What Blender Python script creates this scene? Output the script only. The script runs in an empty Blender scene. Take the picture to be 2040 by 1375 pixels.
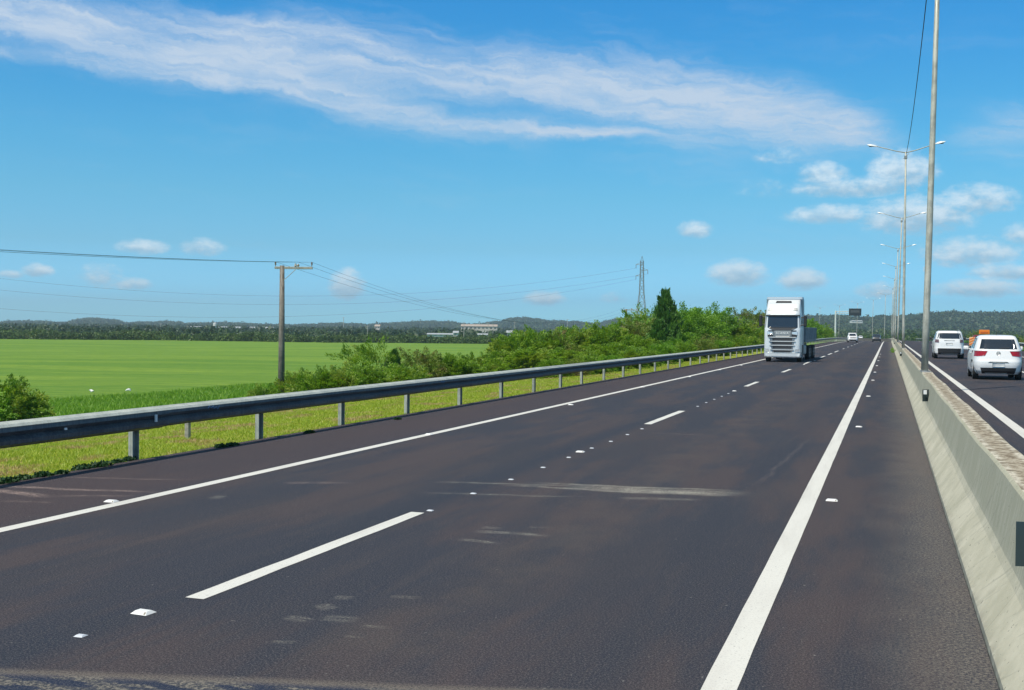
import bpy, bmesh, math, random
import numpy as np
from mathutils import Vector, Matrix

C = bpy.context.scene.collection
SC = bpy.context.scene
PI = math.pi
R_ = math.radians

# ------------------------------------------------------------------ camera
FPX, W0, H0, CAMH = 2200.0, 2040, 1375, 2.0          # focal length and frame of the photograph
ROLL = R_(0.6)
def rx(a): c, s = math.cos(a), math.sin(a); return np.array([[1, 0, 0], [0, c, -s], [0, s, c]])
def rz(a): c, s = math.cos(a), math.sin(a); return np.array([[c, -s, 0], [s, c, 0], [0, 0, 1]])
def cam_matrix(th, p): return rz(th) @ rx(PI/2 - p) @ rz(ROLL)
def vanish(th, p):
    d = cam_matrix(th, p).T @ np.array([0, 1, 0.]); return np.array([W0/2 + FPX*d[0]/-d[2], H0/2 - FPX*d[1]/-d[2]])
_th, _p = .3, 0.
for _ in range(20):                                    # the road runs to this vanishing point
    b = vanish(_th, _p) - np.array([1769, 661.])
    J = np.stack([(vanish(_th+1e-5, _p)-vanish(_th, _p))/1e-5, (vanish(_th, _p+1e-5)-vanish(_th, _p))/1e-5], 1)
    d = np.linalg.solve(J, b); _th -= d[0]; _p -= d[1]
TH, PITCH = _th, _p
RC = cam_matrix(TH, PITCH)
cam_d = bpy.data.cameras.new('camera'); cam = bpy.data.objects.new('camera', cam_d); C.objects.link(cam)
cam.matrix_world = Matrix([[*RC[0], 0], [*RC[1], 0], [*RC[2], CAMH], [0, 0, 0, 1]])
cam_d.sensor_width = 36; cam_d.lens = 36*FPX/W0; cam_d.clip_start = .1; cam_d.clip_end = 20000
SC.camera = cam
SC.render.resolution_x, SC.render.resolution_y = 1024, 690
FW = np.array([-math.sin(TH), math.cos(TH)]); RT = np.array([math.cos(TH), math.sin(TH)])

def unp(x, y, z=0.):                                   # photograph pixel -> point at height z
    d = RC @ np.array([(x-W0/2)/FPX, -(y-H0/2)/FPX, -1.]); t = (z-CAMH)/d[2]; return d*t + [0, 0, CAMH]
def proj(P):
    d = RC.T @ (np.array(P, float) - [0, 0, CAMH]); return W0/2 + FPX*d[0]/-d[2], H0/2 - FPX*d[1]/-d[2]
def dep(x, D):                                         # column x at depth D along the view -> (X, Y)
    a = (x-W0/2)/FPX*D; return a*RT + D*FW
def horizon(x): return 661 + (x-1769)*math.tan(ROLL)
def zat(x, y, D): return CAMH + (horizon(x)-y)/FPX*D   # height seen at pixel row y at depth D
def direc(x, y):
    d = RC @ np.array([(x-W0/2)/FPX, -(y-H0/2)/FPX, -1.]); d /= np.linalg.norm(d)
    return math.atan2(d[:2] @ RT, d[:2] @ FW), math.asin(d[2])

# ------------------------------------------------------------------ node helper
class NB:
    def __init__(s, t): s.t = t
    def n(s, typ, **kw):
        o = s.t.nodes.new(typ)
        for k, v in kw.items(): setattr(o, k, v)
        return o
    def put(s, sock, v):
        if isinstance(v, bpy.types.NodeSocket): s.t.links.new(v, sock)
        elif v is not None: sock.default_value = v
    def m(s, op, a, b=None, c=None, clamp=False):
        o = s.n('ShaderNodeMath', operation=op, use_clamp=clamp)
        for i, v in enumerate((a, b, c)):
            if v is not None: s.put(o.inputs[i], v)
        return o.outputs[0]
    def add(s, a, b): return s.m('ADD', a, b)
    def sub(s, a, b): return s.m('SUBTRACT', a, b)
    def mul(s, a, b): return s.m('MULTIPLY', a, b)
    def step(s, v, a, b, c=0., d=1.):
        o = s.n('ShaderNodeMapRange', interpolation_type='SMOOTHSTEP')
        for i, x in enumerate((v, a, b, c, d)): s.put(o.inputs[i], x)
        return o.outputs[0]
    def xyz(s, x, y, z=0.):
        o = s.n('ShaderNodeCombineXYZ'); [s.put(o.inputs[i], v) for i, v in enumerate((x, y, z))]; return o.outputs[0]
    def sep(s, v):
        o = s.n('ShaderNodeSeparateXYZ'); s.put(o.inputs[0], v); return o.outputs
    def noise(s, vec, scale=1., detail=3., rough=.5, col=False):
        o = s.n('ShaderNodeTexNoise'); s.put(o.inputs['Vector'], vec); o.inputs['Scale'].default_value = scale
        o.inputs['Detail'].default_value = detail; o.inputs['Roughness'].default_value = rough
        return o.outputs['Color' if col else 'Fac']
    def scaled(s, vec, sc):
        o = s.n('ShaderNodeVectorMath', operation='MULTIPLY'); s.put(o.inputs[0], vec); o.inputs[1].default_value = sc; return o.outputs[0]
    def mix(s, f, a, b, mode='MIX'):
        o = s.n('ShaderNodeMix', data_type='RGBA', blend_type=mode); s.put(o.inputs[0], f)
        for k, v in ((6, a), (7, b)):
            if isinstance(v, (tuple, list)): v = (*v[:3], 1)
            s.put(o.inputs[k], v)
        return o.outputs[2]
    def curve(s, v, pts):
        o = s.n('ShaderNodeFloatCurve'); s.put(o.inputs['Value'], v); c = o.mapping.curves[0]
        pts = sorted(pts)
        while len(c.points) < len(pts): c.points.new(.5, .5)
        for p, q in zip(c.points, pts): p.location = q
        o.mapping.update(); return o.outputs[0]

# ------------------------------------------------------------------ sky, sun, exposure
SUN_EL, SUN_AZ = R_(58), R_(207)                       # azimuth measured clockwise from +Y: behind the camera, a little left
w = bpy.data.worlds.new('World'); SC.world = w; w.use_nodes = True
t = w.node_tree; t.nodes.clear(); nb = NB(t)
sky = nb.n('ShaderNodeTexSky', sky_type='NISHITA', sun_disc=False, sun_elevation=SUN_EL, sun_rotation=SUN_AZ,
           altitude=0, air_density=1.0, dust_density=.35, ozone_density=2.0)
gen = nb.n('ShaderNodeTexCoord').outputs['Generated']
gx, gy, gz = nb.sep(gen)
du = nb.add(nb.mul(gx, RT[0]), nb.mul(gy, RT[1])); df = nb.add(nb.mul(gx, FW[0]), nb.mul(gy, FW[1]))
U = nb.m('ARCTAN2', du, df); V = nb.m('ARCSINE', gz)
U0, U1, V1 = -.6, .6, .5
SKYS = .10
un = nb.m('DIVIDE', nb.sub(U, U0), U1-U0)
SKYTINT = [(0.003, (0.57, 1.52, 2.5)), (0.025, (0.47, 1.22, 2.15)), (0.071, (0.45, 0.985, 1.38)), (0.116, (0.416, 1.038, 1.306)), (0.16, (0.349, 1.076, 1.356)), (0.204, (0.268, 1.058, 1.412)), (0.248, (0.212, 1.038, 1.49)), (0.29, (0.167, 1.03, 1.542)), (0.40, (0.42, 1.0, 1.25)), (0.6, (0.9, 1.08, 1.02)), (0.95, (1.1, 1.1, .92))]
ramp = nb.n('ShaderNodeValToRGB'); nb.put(ramp.inputs[0], V); er = ramp.color_ramp.elements
while len(er) < len(SKYTINT): er.new(.5)
for e, (q, c) in zip(er, SKYTINT): e.position = q; e.color = (*[k/2.5 for k in c], 1)
base = nb.mix(1., nb.mix(1., sky.outputs[0], ramp.outputs[0], 'MULTIPLY'), (2.5, 2.5, 2.5), 'MULTIPLY')
def cu(pts, f):  # pixel polyline -> curve of f
    return [((direc(x, y)[0]-U0)/(U1-U0), f(x, y, v)) for x, y, v in pts]
# cirrus strokes: (x, y, half thickness in pixels)
STROKES = [([(-300, 0, 30), (0, 25, 34), (200, 52, 42), (400, 82, 44), (600, 92, 42), (800, 118, 42), (1000, 155, 50), (1200, 183, 55), (1400, 207, 62), (1600, 240, 50), (1720, 262, 36), (1830, 275, 12)], 1.0),
           ([(-200, 90, 10), (60, 108, 12), (200, 132, 15), (400, 168, 18), (480, 186, 5)], .55),
           ([(330, 118, 14), (450, 140, 30), (600, 182, 28), (800, 228, 26), (900, 250, 22), (1100, 262, 12), (1330, 268, 5)], .78),
           ([(1860, 290, 5), (1940, 275, 30), (2040, 265, 45), (2300, 250, 60)], .5)]
ang = -.115
al = nb.add(nb.mul(U, math.cos(ang)), nb.mul(V, math.sin(ang))); pe = nb.sub(nb.mul(V, math.cos(ang)), nb.mul(U, math.sin(ang)))
warp = nb.noise(nb.xyz(nb.mul(U, 7.), nb.mul(V, 11.), 3.1), 1, 3, .55)
wf = nb.noise(nb.xyz(nb.mul(U, 30.), nb.mul(V, 42.), 8.1), 1, 5, .65)
sh_ = nb.add(nb.mul(warp, 2.2), nb.mul(wf, 1.2))
n1 = nb.noise(nb.xyz(nb.mul(al, 5), nb.add(nb.mul(pe, 48), sh_), 1.7), 1., 6, .60)
n2 = nb.noise(nb.xyz(nb.add(nb.mul(al, 16), nb.mul(wf, 1.5)), nb.add(nb.mul(pe, 95), nb.mul(sh_, 1.6)), 5.), 1., 6, .68)
nn = nb.step(nb.add(nb.mul(n1, .6), nb.mul(n2, .4)), .30, .68)
vw = nb.add(V, nb.add(nb.mul(nb.sub(warp, .5), .022), nb.mul(nb.sub(wf, .5), .014)))
tot = 0.
for pts, inten in STROKES:
    c = nb.mul(nb.curve(un, cu(pts, lambda x, y, v: direc(x, y)[1]/V1)), V1)
    h = nb.mul(nb.curve(un, cu(pts, lambda x, y, v: v/FPX*10)), .128)
    q = nb.m('DIVIDE', nb.sub(vw, c), h)
    lo, hi = (pts[0][0], pts[-1][0]); a0 = direc(lo, 100)[0]; a1 = direc(hi, 100)[0]
    g = nb.m('POWER', 2.718, nb.mul(nb.mul(q, q), -1.))
    g = nb.mul(g, nb.mul(nb.step(U, a0-.03, a0+.05), nb.step(U, a1+.01, a1-.06)))
    tot = nb.add(tot, nb.mul(g, inten)) if tot != 0. else nb.mul(g, inten)
cir = nb.m('MINIMUM', nb.mul(nb.step(nb.add(tot, nb.mul(nb.sub(nn, .5), .35)), .0, 1.25), nb.add(.40, nb.mul(nn, .75))), .90)
def K(r, g, b): return (r/SKYS, g/SKYS, b/SKYS)            # radiance seen -> value before the background strength
out_c = nb.mix(cir, base, K(.58, .69, .83))
# cumulus: (x, y, rx, ry, strength)
CUM = [(1795, 345, 62, 36, 1), (1640, 350, 48, 22, .9), (1700, 376, 110, 20, .9), (1652, 430, 80, 19, .85), (1825, 435, 100, 36, 1.),
       (1790, 415, 40, 18, .8), (1950, 402, 66, 30, .85), (1935, 508, 86, 28, .9), (2036, 470, 34, 20, .8), (2010, 545, 70, 16, .7),
       (1950, 577, 80, 18, .7), (1385, 460, 34, 18, .85), (1470, 549, 56, 26, .8), (1600, 560, 46, 22, .8), (1550, 312, 56, 17, .45),
       (285, 494, 46, 15, .85), (403, 495, 44, 17, .75), (75, 541, 26, 13, .75), (200, 553, 40, 24, .5), (265, 567, 36, 12, .65),
       (692, 572, 34, 30, .9), (1085, 597, 40, 16, .7), (20, 548, 26, 8, .6), (1755, 580, 44, 16, .6), (1225, 595, 30, 12, .4), (1530, 380, 80, 20, .3)]
G = None; SH = None
wu = nb.noise(nb.xyz(nb.mul(U, 55.), nb.mul(V, 85.), 9.), 1, 5, .62)
wv = nb.noise(nb.xyz(nb.mul(U, 120.), nb.mul(V, 190.), 2.), 1, 5, .6)
for x, y, a, b, s in CUM:
    if y > 530: s = min(1.15, s*1.35)
    u0, v0 = direc(x, y)
    dx = nb.m('DIVIDE', nb.sub(U, u0), a*1.3/FPX); dy = nb.m('DIVIDE', nb.sub(V, v0), b*1.5/FPX)
    low = nb.mul(nb.m('MINIMUM', dy, 0.), nb.m('MINIMUM', dy, 0.))
    r2 = nb.add(nb.add(nb.mul(dx, dx), nb.mul(dy, dy)), nb.mul(low, .9))
    g = nb.mul(nb.m('MAXIMUM', nb.sub(1., r2), 0.), s)
    G = g if G is None else nb.m('MAXIMUM', G, g)
    sh = nb.mul(g, dy); SH = sh if SH is None else nb.add(SH, sh)
cd = nb.mul(nb.step(nb.add(G, nb.mul(nb.sub(nb.add(nb.mul(wu, .6), nb.mul(wv, .4)), .5), 2.0)), .05, 1.05), nb.step(G, .0, .35))
cd = nb.mul(cd, .88)
ccol = nb.mix(nb.step(nb.add(nb.mul(SH, .9), nb.mul(nb.sub(wu, .5), 1.2)), -.3, .35), K(.37, .57, .74), K(.76, .90, 1.0))
out_c = nb.mix(cd, out_c, ccol)
bg = nb.n('ShaderNodeBackground'); bg.inputs[1].default_value = SKYS
t.links.new(out_c, bg.inputs[0]); wo = nb.n('ShaderNodeOutputWorld'); t.links.new(bg.outputs[0], wo.inputs[0])
w.cycles.sampling_method = 'MANUAL'; w.cycles.sample_map_resolution = 512

sd = bpy.data.lights.new('sun', 'SUN'); sd.energy = 4.7; sd.angle = R_(.53); sd.color = (1, .93, .80)
sun = bpy.data.objects.new('sun', sd); C.objects.link(sun)
sdir = Vector((math.sin(SUN_AZ)*math.cos(SUN_EL), math.cos(SUN_AZ)*math.cos(SUN_EL), math.sin(SUN_EL)))
sun.rotation_euler = sdir.to_track_quat('Z', 'Y').to_euler()
SC.view_settings.view_transform = 'Standard'; SC.view_settings.look = 'None'; SC.view_settings.gamma = 1
SC.view_settings.exposure = 0; SC.view_settings.use_curve_mapping = False
SC.cycles.use_denoising = True
SC.cycles.max_bounces = 6; SC.cycles.diffuse_bounces = 3; SC.cycles.transparent_max_bounces = 8; SC.cycles.volume_bounces = 0

# ------------------------------------------------------------------ helpers
rng = np.random.default_rng(7); random.seed(7)
def tag(o, label=None, cat=None, group=None, kind=None):
    if label: o['label'] = label
    if cat: o['category'] = cat
    if group: o['group'] = group
    if kind: o['kind'] = kind
    return o
def empty(name, loc=(0, 0, 0), rot=0.):
    o = bpy.data.objects.new(name, None); o.empty_display_size = .2; C.objects.link(o); o.location = loc; o.rotation_euler.z = rot; return o
def mesh_obj(name, verts, faces, mat, parent=None, smooth=False, loc=None):
    me = bpy.data.meshes.new(name); me.from_pydata([tuple(v) for v in verts], [], [tuple(f) for f in faces])
    if mat: me.materials.append(mat)
    if smooth: me.polygons.foreach_set('use_smooth', [True]*len(me.polygons))
    me.update(); o = bpy.data.objects.new(name, me); C.objects.link(o)
    if parent: o.parent = parent
    if loc is not None: o.location = loc
    return o
def mesh_np(name, V, k, mat, tone=None, parent=None):   # V: n*k vertices, one k-gon each
    V = np.asarray(V, np.float32).reshape(-1, 3); n = len(V)//k; me = bpy.data.meshes.new(name)
    me.vertices.add(len(V)); me.vertices.foreach_set('co', V.ravel())
    me.loops.add(len(V)); me.loops.foreach_set('vertex_index', np.arange(len(V), dtype=np.int32))
    me.polygons.add(n); me.polygons.foreach_set('loop_start', np.arange(0, n*k, k, dtype=np.int32)); me.polygons.foreach_set('loop_total', np.full(n, k, np.int32))
    if tone is not None:
        a = me.attributes.new('tone', 'FLOAT', 'POINT'); a.data.foreach_set('value', np.repeat(np.asarray(tone, np.float32), k))
    me.materials.append(mat); me.update(calc_edges=True)
    o = bpy.data.objects.new(name, me); C.objects.link(o)
    if parent: o.parent = parent
    return o
class MB:                                                 # collects shapes for one mesh
    def __init__(s): s.v = []; s.f = []
    def raw(s, v, f): k = len(s.v); s.v += [tuple(p) for p in v]; s.f += [tuple(i+k for i in q) for q in f]; return s
    def box(s, c, d, bev=.0, rz_=0.):
        x, y, z = (q/2 for q in d); b = min(bev, x*.9, y*.9, z*.9)
        pts = []
        if b <= 0:
            pts = [(i*x, j*y, k*z) for k in (-1, 1) for i, j in ((-1, -1), (1, -1), (1, 1), (-1, 1))]
            f = [(3, 2, 1, 0), (4, 5, 6, 7), (0, 1, 5, 4), (1, 2, 6, 5), (2, 3, 7, 6), (3, 0, 4, 7)]
        else:
            def ring(xx, yy, zz): return [(-xx+b, -yy, zz), (xx-b, -yy, zz), (xx, -yy+b, zz), (xx, yy-b, zz), (xx-b, yy, zz), (-xx+b, yy, zz), (-xx, yy-b, zz), (-xx, -yy+b, zz)]
            rs = [ring(x-b*.7, y-b*.7, -z), ring(x, y, -z+b), ring(x, y, z-b), ring(x-b*.7, y-b*.7, z)]
            pts = sum(rs, []); f = [tuple(range(7, -1, -1)), tuple(range(24, 32))]
            for r in range(3):
                for i in range(8): j = (i+1) % 8; f.append((r*8+i, r*8+j, r*8+8+j, r*8+8+i))
        cz, sz = math.cos(rz_), math.sin(rz_)
        return s.raw([(c[0]+p[0]*cz-p[1]*sz, c[1]+p[0]*sz+p[1]*cz, c[2]+p[2]) for p in pts], f)
    def tube(s, pts, rad, n=8, cap=True):
        pts = [np.array(p, float) for p in pts]; rad = rad if hasattr(rad, '__len__') else [rad]*len(pts)
        vs = []
        for i, p in enumerate(pts):
            d = pts[min(i+1, len(pts)-1)]-pts[max(i-1, 0)]; d /= np.linalg.norm(d)
            a = np.array([0, 0, 1.]) if abs(d[2]) < .9 else np.array([1., 0, 0])
            u = np.cross(d, a); u /= np.linalg.norm(u); q = np.cross(d, u)
            vs += [tuple(p+rad[i]*(u*math.cos(2*PI*k/n)+q*math.sin(2*PI*k/n))) for k in range(n)]
        f = [(i*n+k, i*n+(k+1) % n, (i+1)*n+(k+1) % n, (i+1)*n+k) for i in range(len(pts)-1) for k in range(n)]
        if cap: f += [tuple(range(n-1, -1, -1)), tuple(range((len(pts)-1)*n, len(pts)*n))]
        return s.raw(vs, f)
    def lathe_x(s, c, prof, n=24):                       # profile (x, r) round an axle along X
        vs = [(c[0]+x, c[1]+r*math.cos(2*PI*k/n), c[2]+r*math.sin(2*PI*k/n)) for x, r in prof for k in range(n)]
        m = len(prof)
        return s.raw(vs, [(i*n+k, i*n+(k+1) % n, (i+1)*n+(k+1) % n, (i+1)*n+k) for i in range(m-1) for k in range(n)] + [tuple(range(n)), tuple(range((m-1)*n, m*n))])
    def build(s, name, mat, parent=None, smooth=False):
        return mesh_obj(name, s.v, s.f, mat, parent, smooth)
def copy_tree(o, parent=None):
    c = o.copy(); C.objects.link(c)
    if parent: c.parent = parent
    for ch in list(o.children): copy_tree(ch, c)
    return c

# ------------------------------------------------------------------ materials
def mat(name, col=(.5, .5, .5), rough=.6, metal=0., fn=None, spec=None):
    m = bpy.data.materials.new(name); m.use_nodes = True; b = m.node_tree.nodes['Principled BSDF']
    b.inputs['Base Color'].default_value = (*col, 1); b.inputs['Roughness'].default_value = rough; b.inputs['Metallic'].default_value = metal
    if spec is not None: b.inputs['Specular IOR Level'].default_value = spec
    if fn:
        nb = NB(m.node_tree); fn(nb, b)
    return m
def geo_pos(nb): return nb.n('ShaderNodeNewGeometry').outputs['Position']
def obj_pos(nb): return nb.n('ShaderNodeTexCoord').outputs['Object']
def bump(nb, b, h, dist=.01, st=.5):
    o = nb.n('ShaderNodeBump'); nb.put(o.inputs['Height'], h); o.inputs['Distance'].default_value = dist; o.inputs['Strength'].default_value = st
    nb.t.links.new(o.outputs[0], b.inputs['Normal'])
def speckled(c1, c2, scale, rough=.6, metal=0., bumpy=0., det=4):
    def fn(nb, b):
        n = nb.noise(obj_pos(nb), scale, det, .6); nb.put(b.inputs['Base Color'], nb.mix(nb.step(n, .35, .65), c1, c2))
        if bumpy: bump(nb, b, n, bumpy)
    return fn
def leaf_mat(name, c1, c2, c3=None, trans=.35, sc=.8):
    m = bpy.data.materials.new(name); m.use_nodes = True; t = m.node_tree; t.nodes.clear(); nb = NB(t)
    at = nb.n('ShaderNodeAttribute', attribute_name='tone').outputs['Fac']
    col = nb.mix(at, c1, c2)
    if c3: col = nb.mix(nb.step(nb.noise(geo_pos(nb), sc, 2), .52, .66), col, c3)
    d = nb.n('ShaderNodeBsdfDiffuse'); tr = nb.n('ShaderNodeBsdfTranslucent'); gl = nb.n('ShaderNodeBsdfGlossy'); gl.inputs['Roughness'].default_value = .55
    nb.put(d.inputs[0], col); nb.put(tr.inputs[0], nb.mix(1., col, (1.1, 1.1, .6), 'MULTIPLY'))
    mx = nb.n('ShaderNodeMixShader'); mx.inputs[0].default_value = trans; t.links.new(d.outputs[0], mx.inputs[1]); t.links.new(tr.outputs[0], mx.inputs[2])
    mg = nb.n('ShaderNodeMixShader'); mg.inputs[0].default_value = .03; t.links.new(mx.outputs[0], mg.inputs[1]); t.links.new(gl.outputs[0], mg.inputs[2])
    o = nb.n('ShaderNodeOutputMaterial'); t.links.new(mg.outputs[0], o.inputs[0]); return m

# ------------------------------------------------------------------ road geometry
def cx(Y): Y = np.asarray(Y, float); a = np.clip(Y-290, 0, 330); return -(a*a)/1900 - np.clip(Y-620, 0, None)*(330/950)
def zr(Y): a = np.clip((np.asarray(Y, float)-190)/240, 0, 1); return -1.3*a*a*(3-2*a)
XR, ZR2 = 1.35, .30                                     # right carriageway: starts behind the barrier, lies a little higher
LINE_R, LINE_L, DASH = -.86, -8.05, -4.76
EDGE_L, BAR_X = -10.42, .62
YS = np.concatenate([np.arange(-30, 120, 4.), np.arange(120, 300, 8.), np.arange(300, 941, 10.)])
def ribbon(name, x0, x1, z, m, parent=None, ys=YS, jit=0., nx=1):
    ys = np.asarray(ys, float); rows = []
    for Y in ys:
        c, zz = float(cx(Y)), float(zr(Y))
        for i in range(nx+1):
            e = (rng.normal()*jit) if i in (0, nx) else 0
            rows.append((x0+(x1-x0)*i/nx+c+e, Y, zz+z))
    f = [(r*(nx+1)+i, r*(nx+1)+i+1, (r+1)*(nx+1)+i+1, (r+1)*(nx+1)+i) for r in range(len(ys)-1) for i in range(nx)]
    return mesh_obj(name, rows, f, m, parent)

MARKS = [  # scrapes and stains: pixel A, pixel B, half width (m), strength, tint
    ((1120, 970), (1500, 984), .20, .95, 0), ((1220, 978), (1470, 986), .13, .95, 0), ((1060, 962), (1480, 978), .05, .9, 0), ((1000, 966), (1330, 984), .05, .8, 0), ((860, 960), (1180, 968), .05, .6, 0), ((840, 982), (1180, 990), .05, .4, 0), ((1230, 992), (1400, 996), .07, .5, 0),
    ((-60, 972), (110, 990), .09, .9, 1), ((-60, 966), (330, 982), .06, .8, 1), ((110, 988), (270, 988), .04, .5, 1), ((80, 950), (400, 956), .035, .45, 1), ((0, 998), (110, 1002), .04, .4, 1),
    ((560, 962), (700, 962), .08, .4, 1), ((420, 990), (450, 991), .10, .45, 0),
    ((915, 1074), (1000, 1084), .035, .7, 0), ((945, 1058), (1100, 1068), .05, .7, 0), ((960, 1050), (1000, 1054), .04, .5, 0), ((1050, 1050), (1100, 1052), .02, .5, 0),
    ((570, 1228), (620, 1238), .04, .5, 0), ((630, 1212), (670, 1206), .06, .5, 0), ((640, 1230), (715, 1236), .06, .4, 0), ((722, 1246), (778, 1253), .015, .7, 0),
    ((540, 1278), (592, 1281), .02, .6, 0), ((775, 1188), (840, 1192), .025, .5, 0), ((665, 1189), (705, 1192), .035, .5, 0), ((685, 1267), (730, 1272), .012, .5, 0),
    ((1290, 862), (1420, 868), .05, .3, 1), ((1500, 972), (1620, 868), .04, .16, 1)]
def mark_group():
    g = bpy.data.node_groups.new('mark', 'ShaderNodeTree')
    for nme, ty in (('P', 'NodeSocketVector'), ('A', 'NodeSocketVector'), ('D', 'NodeSocketVector'), ('L', 'NodeSocketFloat'), ('W', 'NodeSocketFloat'), ('S', 'NodeSocketFloat')):
        g.interface.new_socket(nme, in_out='INPUT', socket_type=ty)
    g.interface.new_socket('F', in_out='OUTPUT', socket_type='NodeSocketFloat')
    nb = NB(g); i = nb.n('NodeGroupInput'); o = nb.n('NodeGroupOutput')
    sb = nb.n('ShaderNodeVectorMath', operation='SUBTRACT'); nb.put(sb.inputs[0], i.outputs['P']); nb.put(sb.inputs[1], i.outputs['A'])
    dt = nb.n('ShaderNodeVectorMath', operation='DOT_PRODUCT'); nb.put(dt.inputs[0], sb.outputs[0]); nb.put(dt.inputs[1], i.outputs['D'])
    dxyz = nb.sep(i.outputs['D']); pv = nb.xyz(nb.mul(dxyz[1], -1.), dxyz[0], 0.)
    pt = nb.n('ShaderNodeVectorMath', operation='DOT_PRODUCT'); nb.put(pt.inputs[0], sb.outputs[0]); nb.put(pt.inputs[1], pv)
    a, p = dt.outputs['Value'], pt.outputs['Value']
    wob = nb.noise(nb.xyz(nb.mul(a, 1.1), nb.mul(p, 2.), 0.), 1., 3)
    p2 = nb.add(p, nb.mul(nb.sub(wob, .5), .22))
    ln = nb.m('DIVIDE', a, i.outputs['L']); ends = nb.mul(nb.step(ln, -.05, .20), nb.step(ln, 1.05, .70))
    wd = nb.step(nb.m('ABSOLUTE', nb.m('DIVIDE', p2, i.outputs['W'])), 1.5, .1)
    st = nb.noise(nb.xyz(nb.mul(a, 4.), nb.mul(p2, 60.), 4.), 1., 5, .7)
    st2 = nb.noise(i.outputs['P'], 60., 2, .6)
    f = nb.mul(nb.mul(nb.mul(ends, wd), i.outputs['S']), nb.mul(nb.step(st, .42, .58), nb.step(st2, .38, .62, .1, 1.)))
    nb.put(o.inputs['F'], f); return g
MG = mark_group()
def asphalt_fn(with_marks):
    def fn(nb, b):
        P = geo_pos(nb); x, y, z = nb.sep(P)
        yy = nb.mul(y, .09)
        big = nb.noise(nb.xyz(nb.mul(x, .55), yy, 0.), 1., 4, .6)
        big2 = nb.noise(nb.xyz(nb.mul(x, .9), nb.mul(y, .16), 7.), 1., 4, .62)
        med = nb.noise(P, 1.3, 5, .65); lon = nb.noise(nb.xyz(nb.mul(x, 3.2), nb.mul(y, .26), 2.), 1., 5, .7); fine = nb.noise(P, 70., 3, .85); grit = nb.noise(P, 260., 2, .8)
        # wheel tracks: darker, bluish bands; between them a reddish brown cast
        col = nb.mix(nb.step(big2, .42, .58), (.027, .030, .047), (.060, .044, .049))
        col = nb.mix(nb.mul(nb.step(big, .45, .7), .55), col, (.044, .037, .043))
        for c, wd, s in ((DASH-.20, .5, .95), (DASH+3.15, .5, .45), (DASH+1.15, .4, .30), (DASH-1.0, .4, .2), (DASH-2.7, .4, .35), (.05, .4, .35)):
            q = nb.m('ABSOLUTE', nb.sub(nb.add(x, nb.mul(nb.sub(big, .5), .5)), c))
            col = nb.mix(nb.mul(nb.step(q, wd, .0), s), col, (.019, .025, .044))
        col = nb.mix(nb.mul(nb.step(lon, .5, .68), .30), col, (.076, .062, .062)); col = nb.mix(nb.mul(nb.step(lon, .46, .32), .5), col, (.030, .032, .045))
        q = nb.m('ABSOLUTE', nb.add(x, 2.9)); col = nb.mix(nb.mul(nb.step(q, .8, .1), nb.mul(nb.step(med, .35, .7), .45)), col, (.094, .073, .064))
        # left shoulder is browner
        col = nb.mix(nb.mul(nb.step(x, -8.1, -8.4), .7), col, (.055, .036, .042))
        # dusty strip at the foot of the barrier
        if with_marks:
            du_ = nb.mul(nb.step(nb.add(x, nb.mul(nb.sub(med, .5), .8)), -.25, .62), nb.step(nb.noise(P, 42., 5, .75), .42, .60, .05, .95))
            col = nb.mix(nb.mul(du_, nb.step(x, 1.2, .9)), col, (.20, .18, .155))
            # old coarse surface in front of the joint
            A = unp(0, 1338); B = unp(1050, 1378); d = (B-A)/np.linalg.norm(B-A)
            dd = nb.add(nb.mul(nb.sub(x, A[0]), -d[1]), nb.mul(nb.sub(y, A[1]), d[0]))
            dd = nb.add(dd, nb.mul(nb.sub(med, .5), .10))
            old = nb.step(dd, .02, -.05)
            oc = nb.mix(nb.step(nb.noise(P, 38., 3, .7), .44, .6), (.035, .04, .055), (.26, .235, .19))
            oc = nb.mix(nb.step(nb.noise(nb.scaled(P, (1, 3, 1)), 2.3, 4, .6), .47, .56), oc, (.012, .022, .055))
            col = nb.mix(old, col, oc)
            lip = nb.mul(nb.step(nb.m('ABSOLUTE', dd), .10, .0), nb.step(fine, .3, .6, .25, .7)); col = nb.mix(lip, col, (.20, .17, .14))
        col = nb.mix(nb.mul(nb.step(nb.add(nb.mul(fine, .55), nb.mul(grit, .45)), .515, .59), .85), col, (.175, .160, .150))
        col = nb.mix(nb.mul(nb.step(nb.add(nb.mul(fine, .5), nb.mul(grit, .5)), .495, .42), .9), col, (.006, .014, .018))
        col = nb.mix(nb.mul(nb.step(nb.noise(P, 21., 2, .5), .725, .76), .5), col, (.30, .29, .27))
        if with_marks:
            for A, B, wd, s, tint in MARKS:
                a, bb = unp(*A), unp(*B); L = np.linalg.norm(bb-a); dr = (bb-a)/L
                g = nb.n('ShaderNodeGroup'); g.node_tree = MG; nb.put(g.inputs['P'], P)
                g.inputs['A'].default_value = (a[0], a[1], 0); g.inputs['D'].default_value = (dr[0], dr[1], 0)
                g.inputs['L'].default_value = L; g.inputs['W'].default_value = wd; g.inputs['S'].default_value = s
                col = nb.mix(g.outputs[0], col, ((.46, .44, .36), (.50, .38, .33))[tint])
        nb.put(b.inputs['Base Color'], col); nb.put(b.inputs['Roughness'], nb.step(fine, .3, .7, .72, .9))
        h = nb.add(nb.mul(fine, .6), grit); bump(nb, b, h, .0022, .5)
    return fn
M_ASPH = mat('asphalt', rough=.8, fn=asphalt_fn(True), spec=.18)
M_ASPH2 = mat('asphalt_far', rough=.8, fn=asphalt_fn(False), spec=.18)
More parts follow.
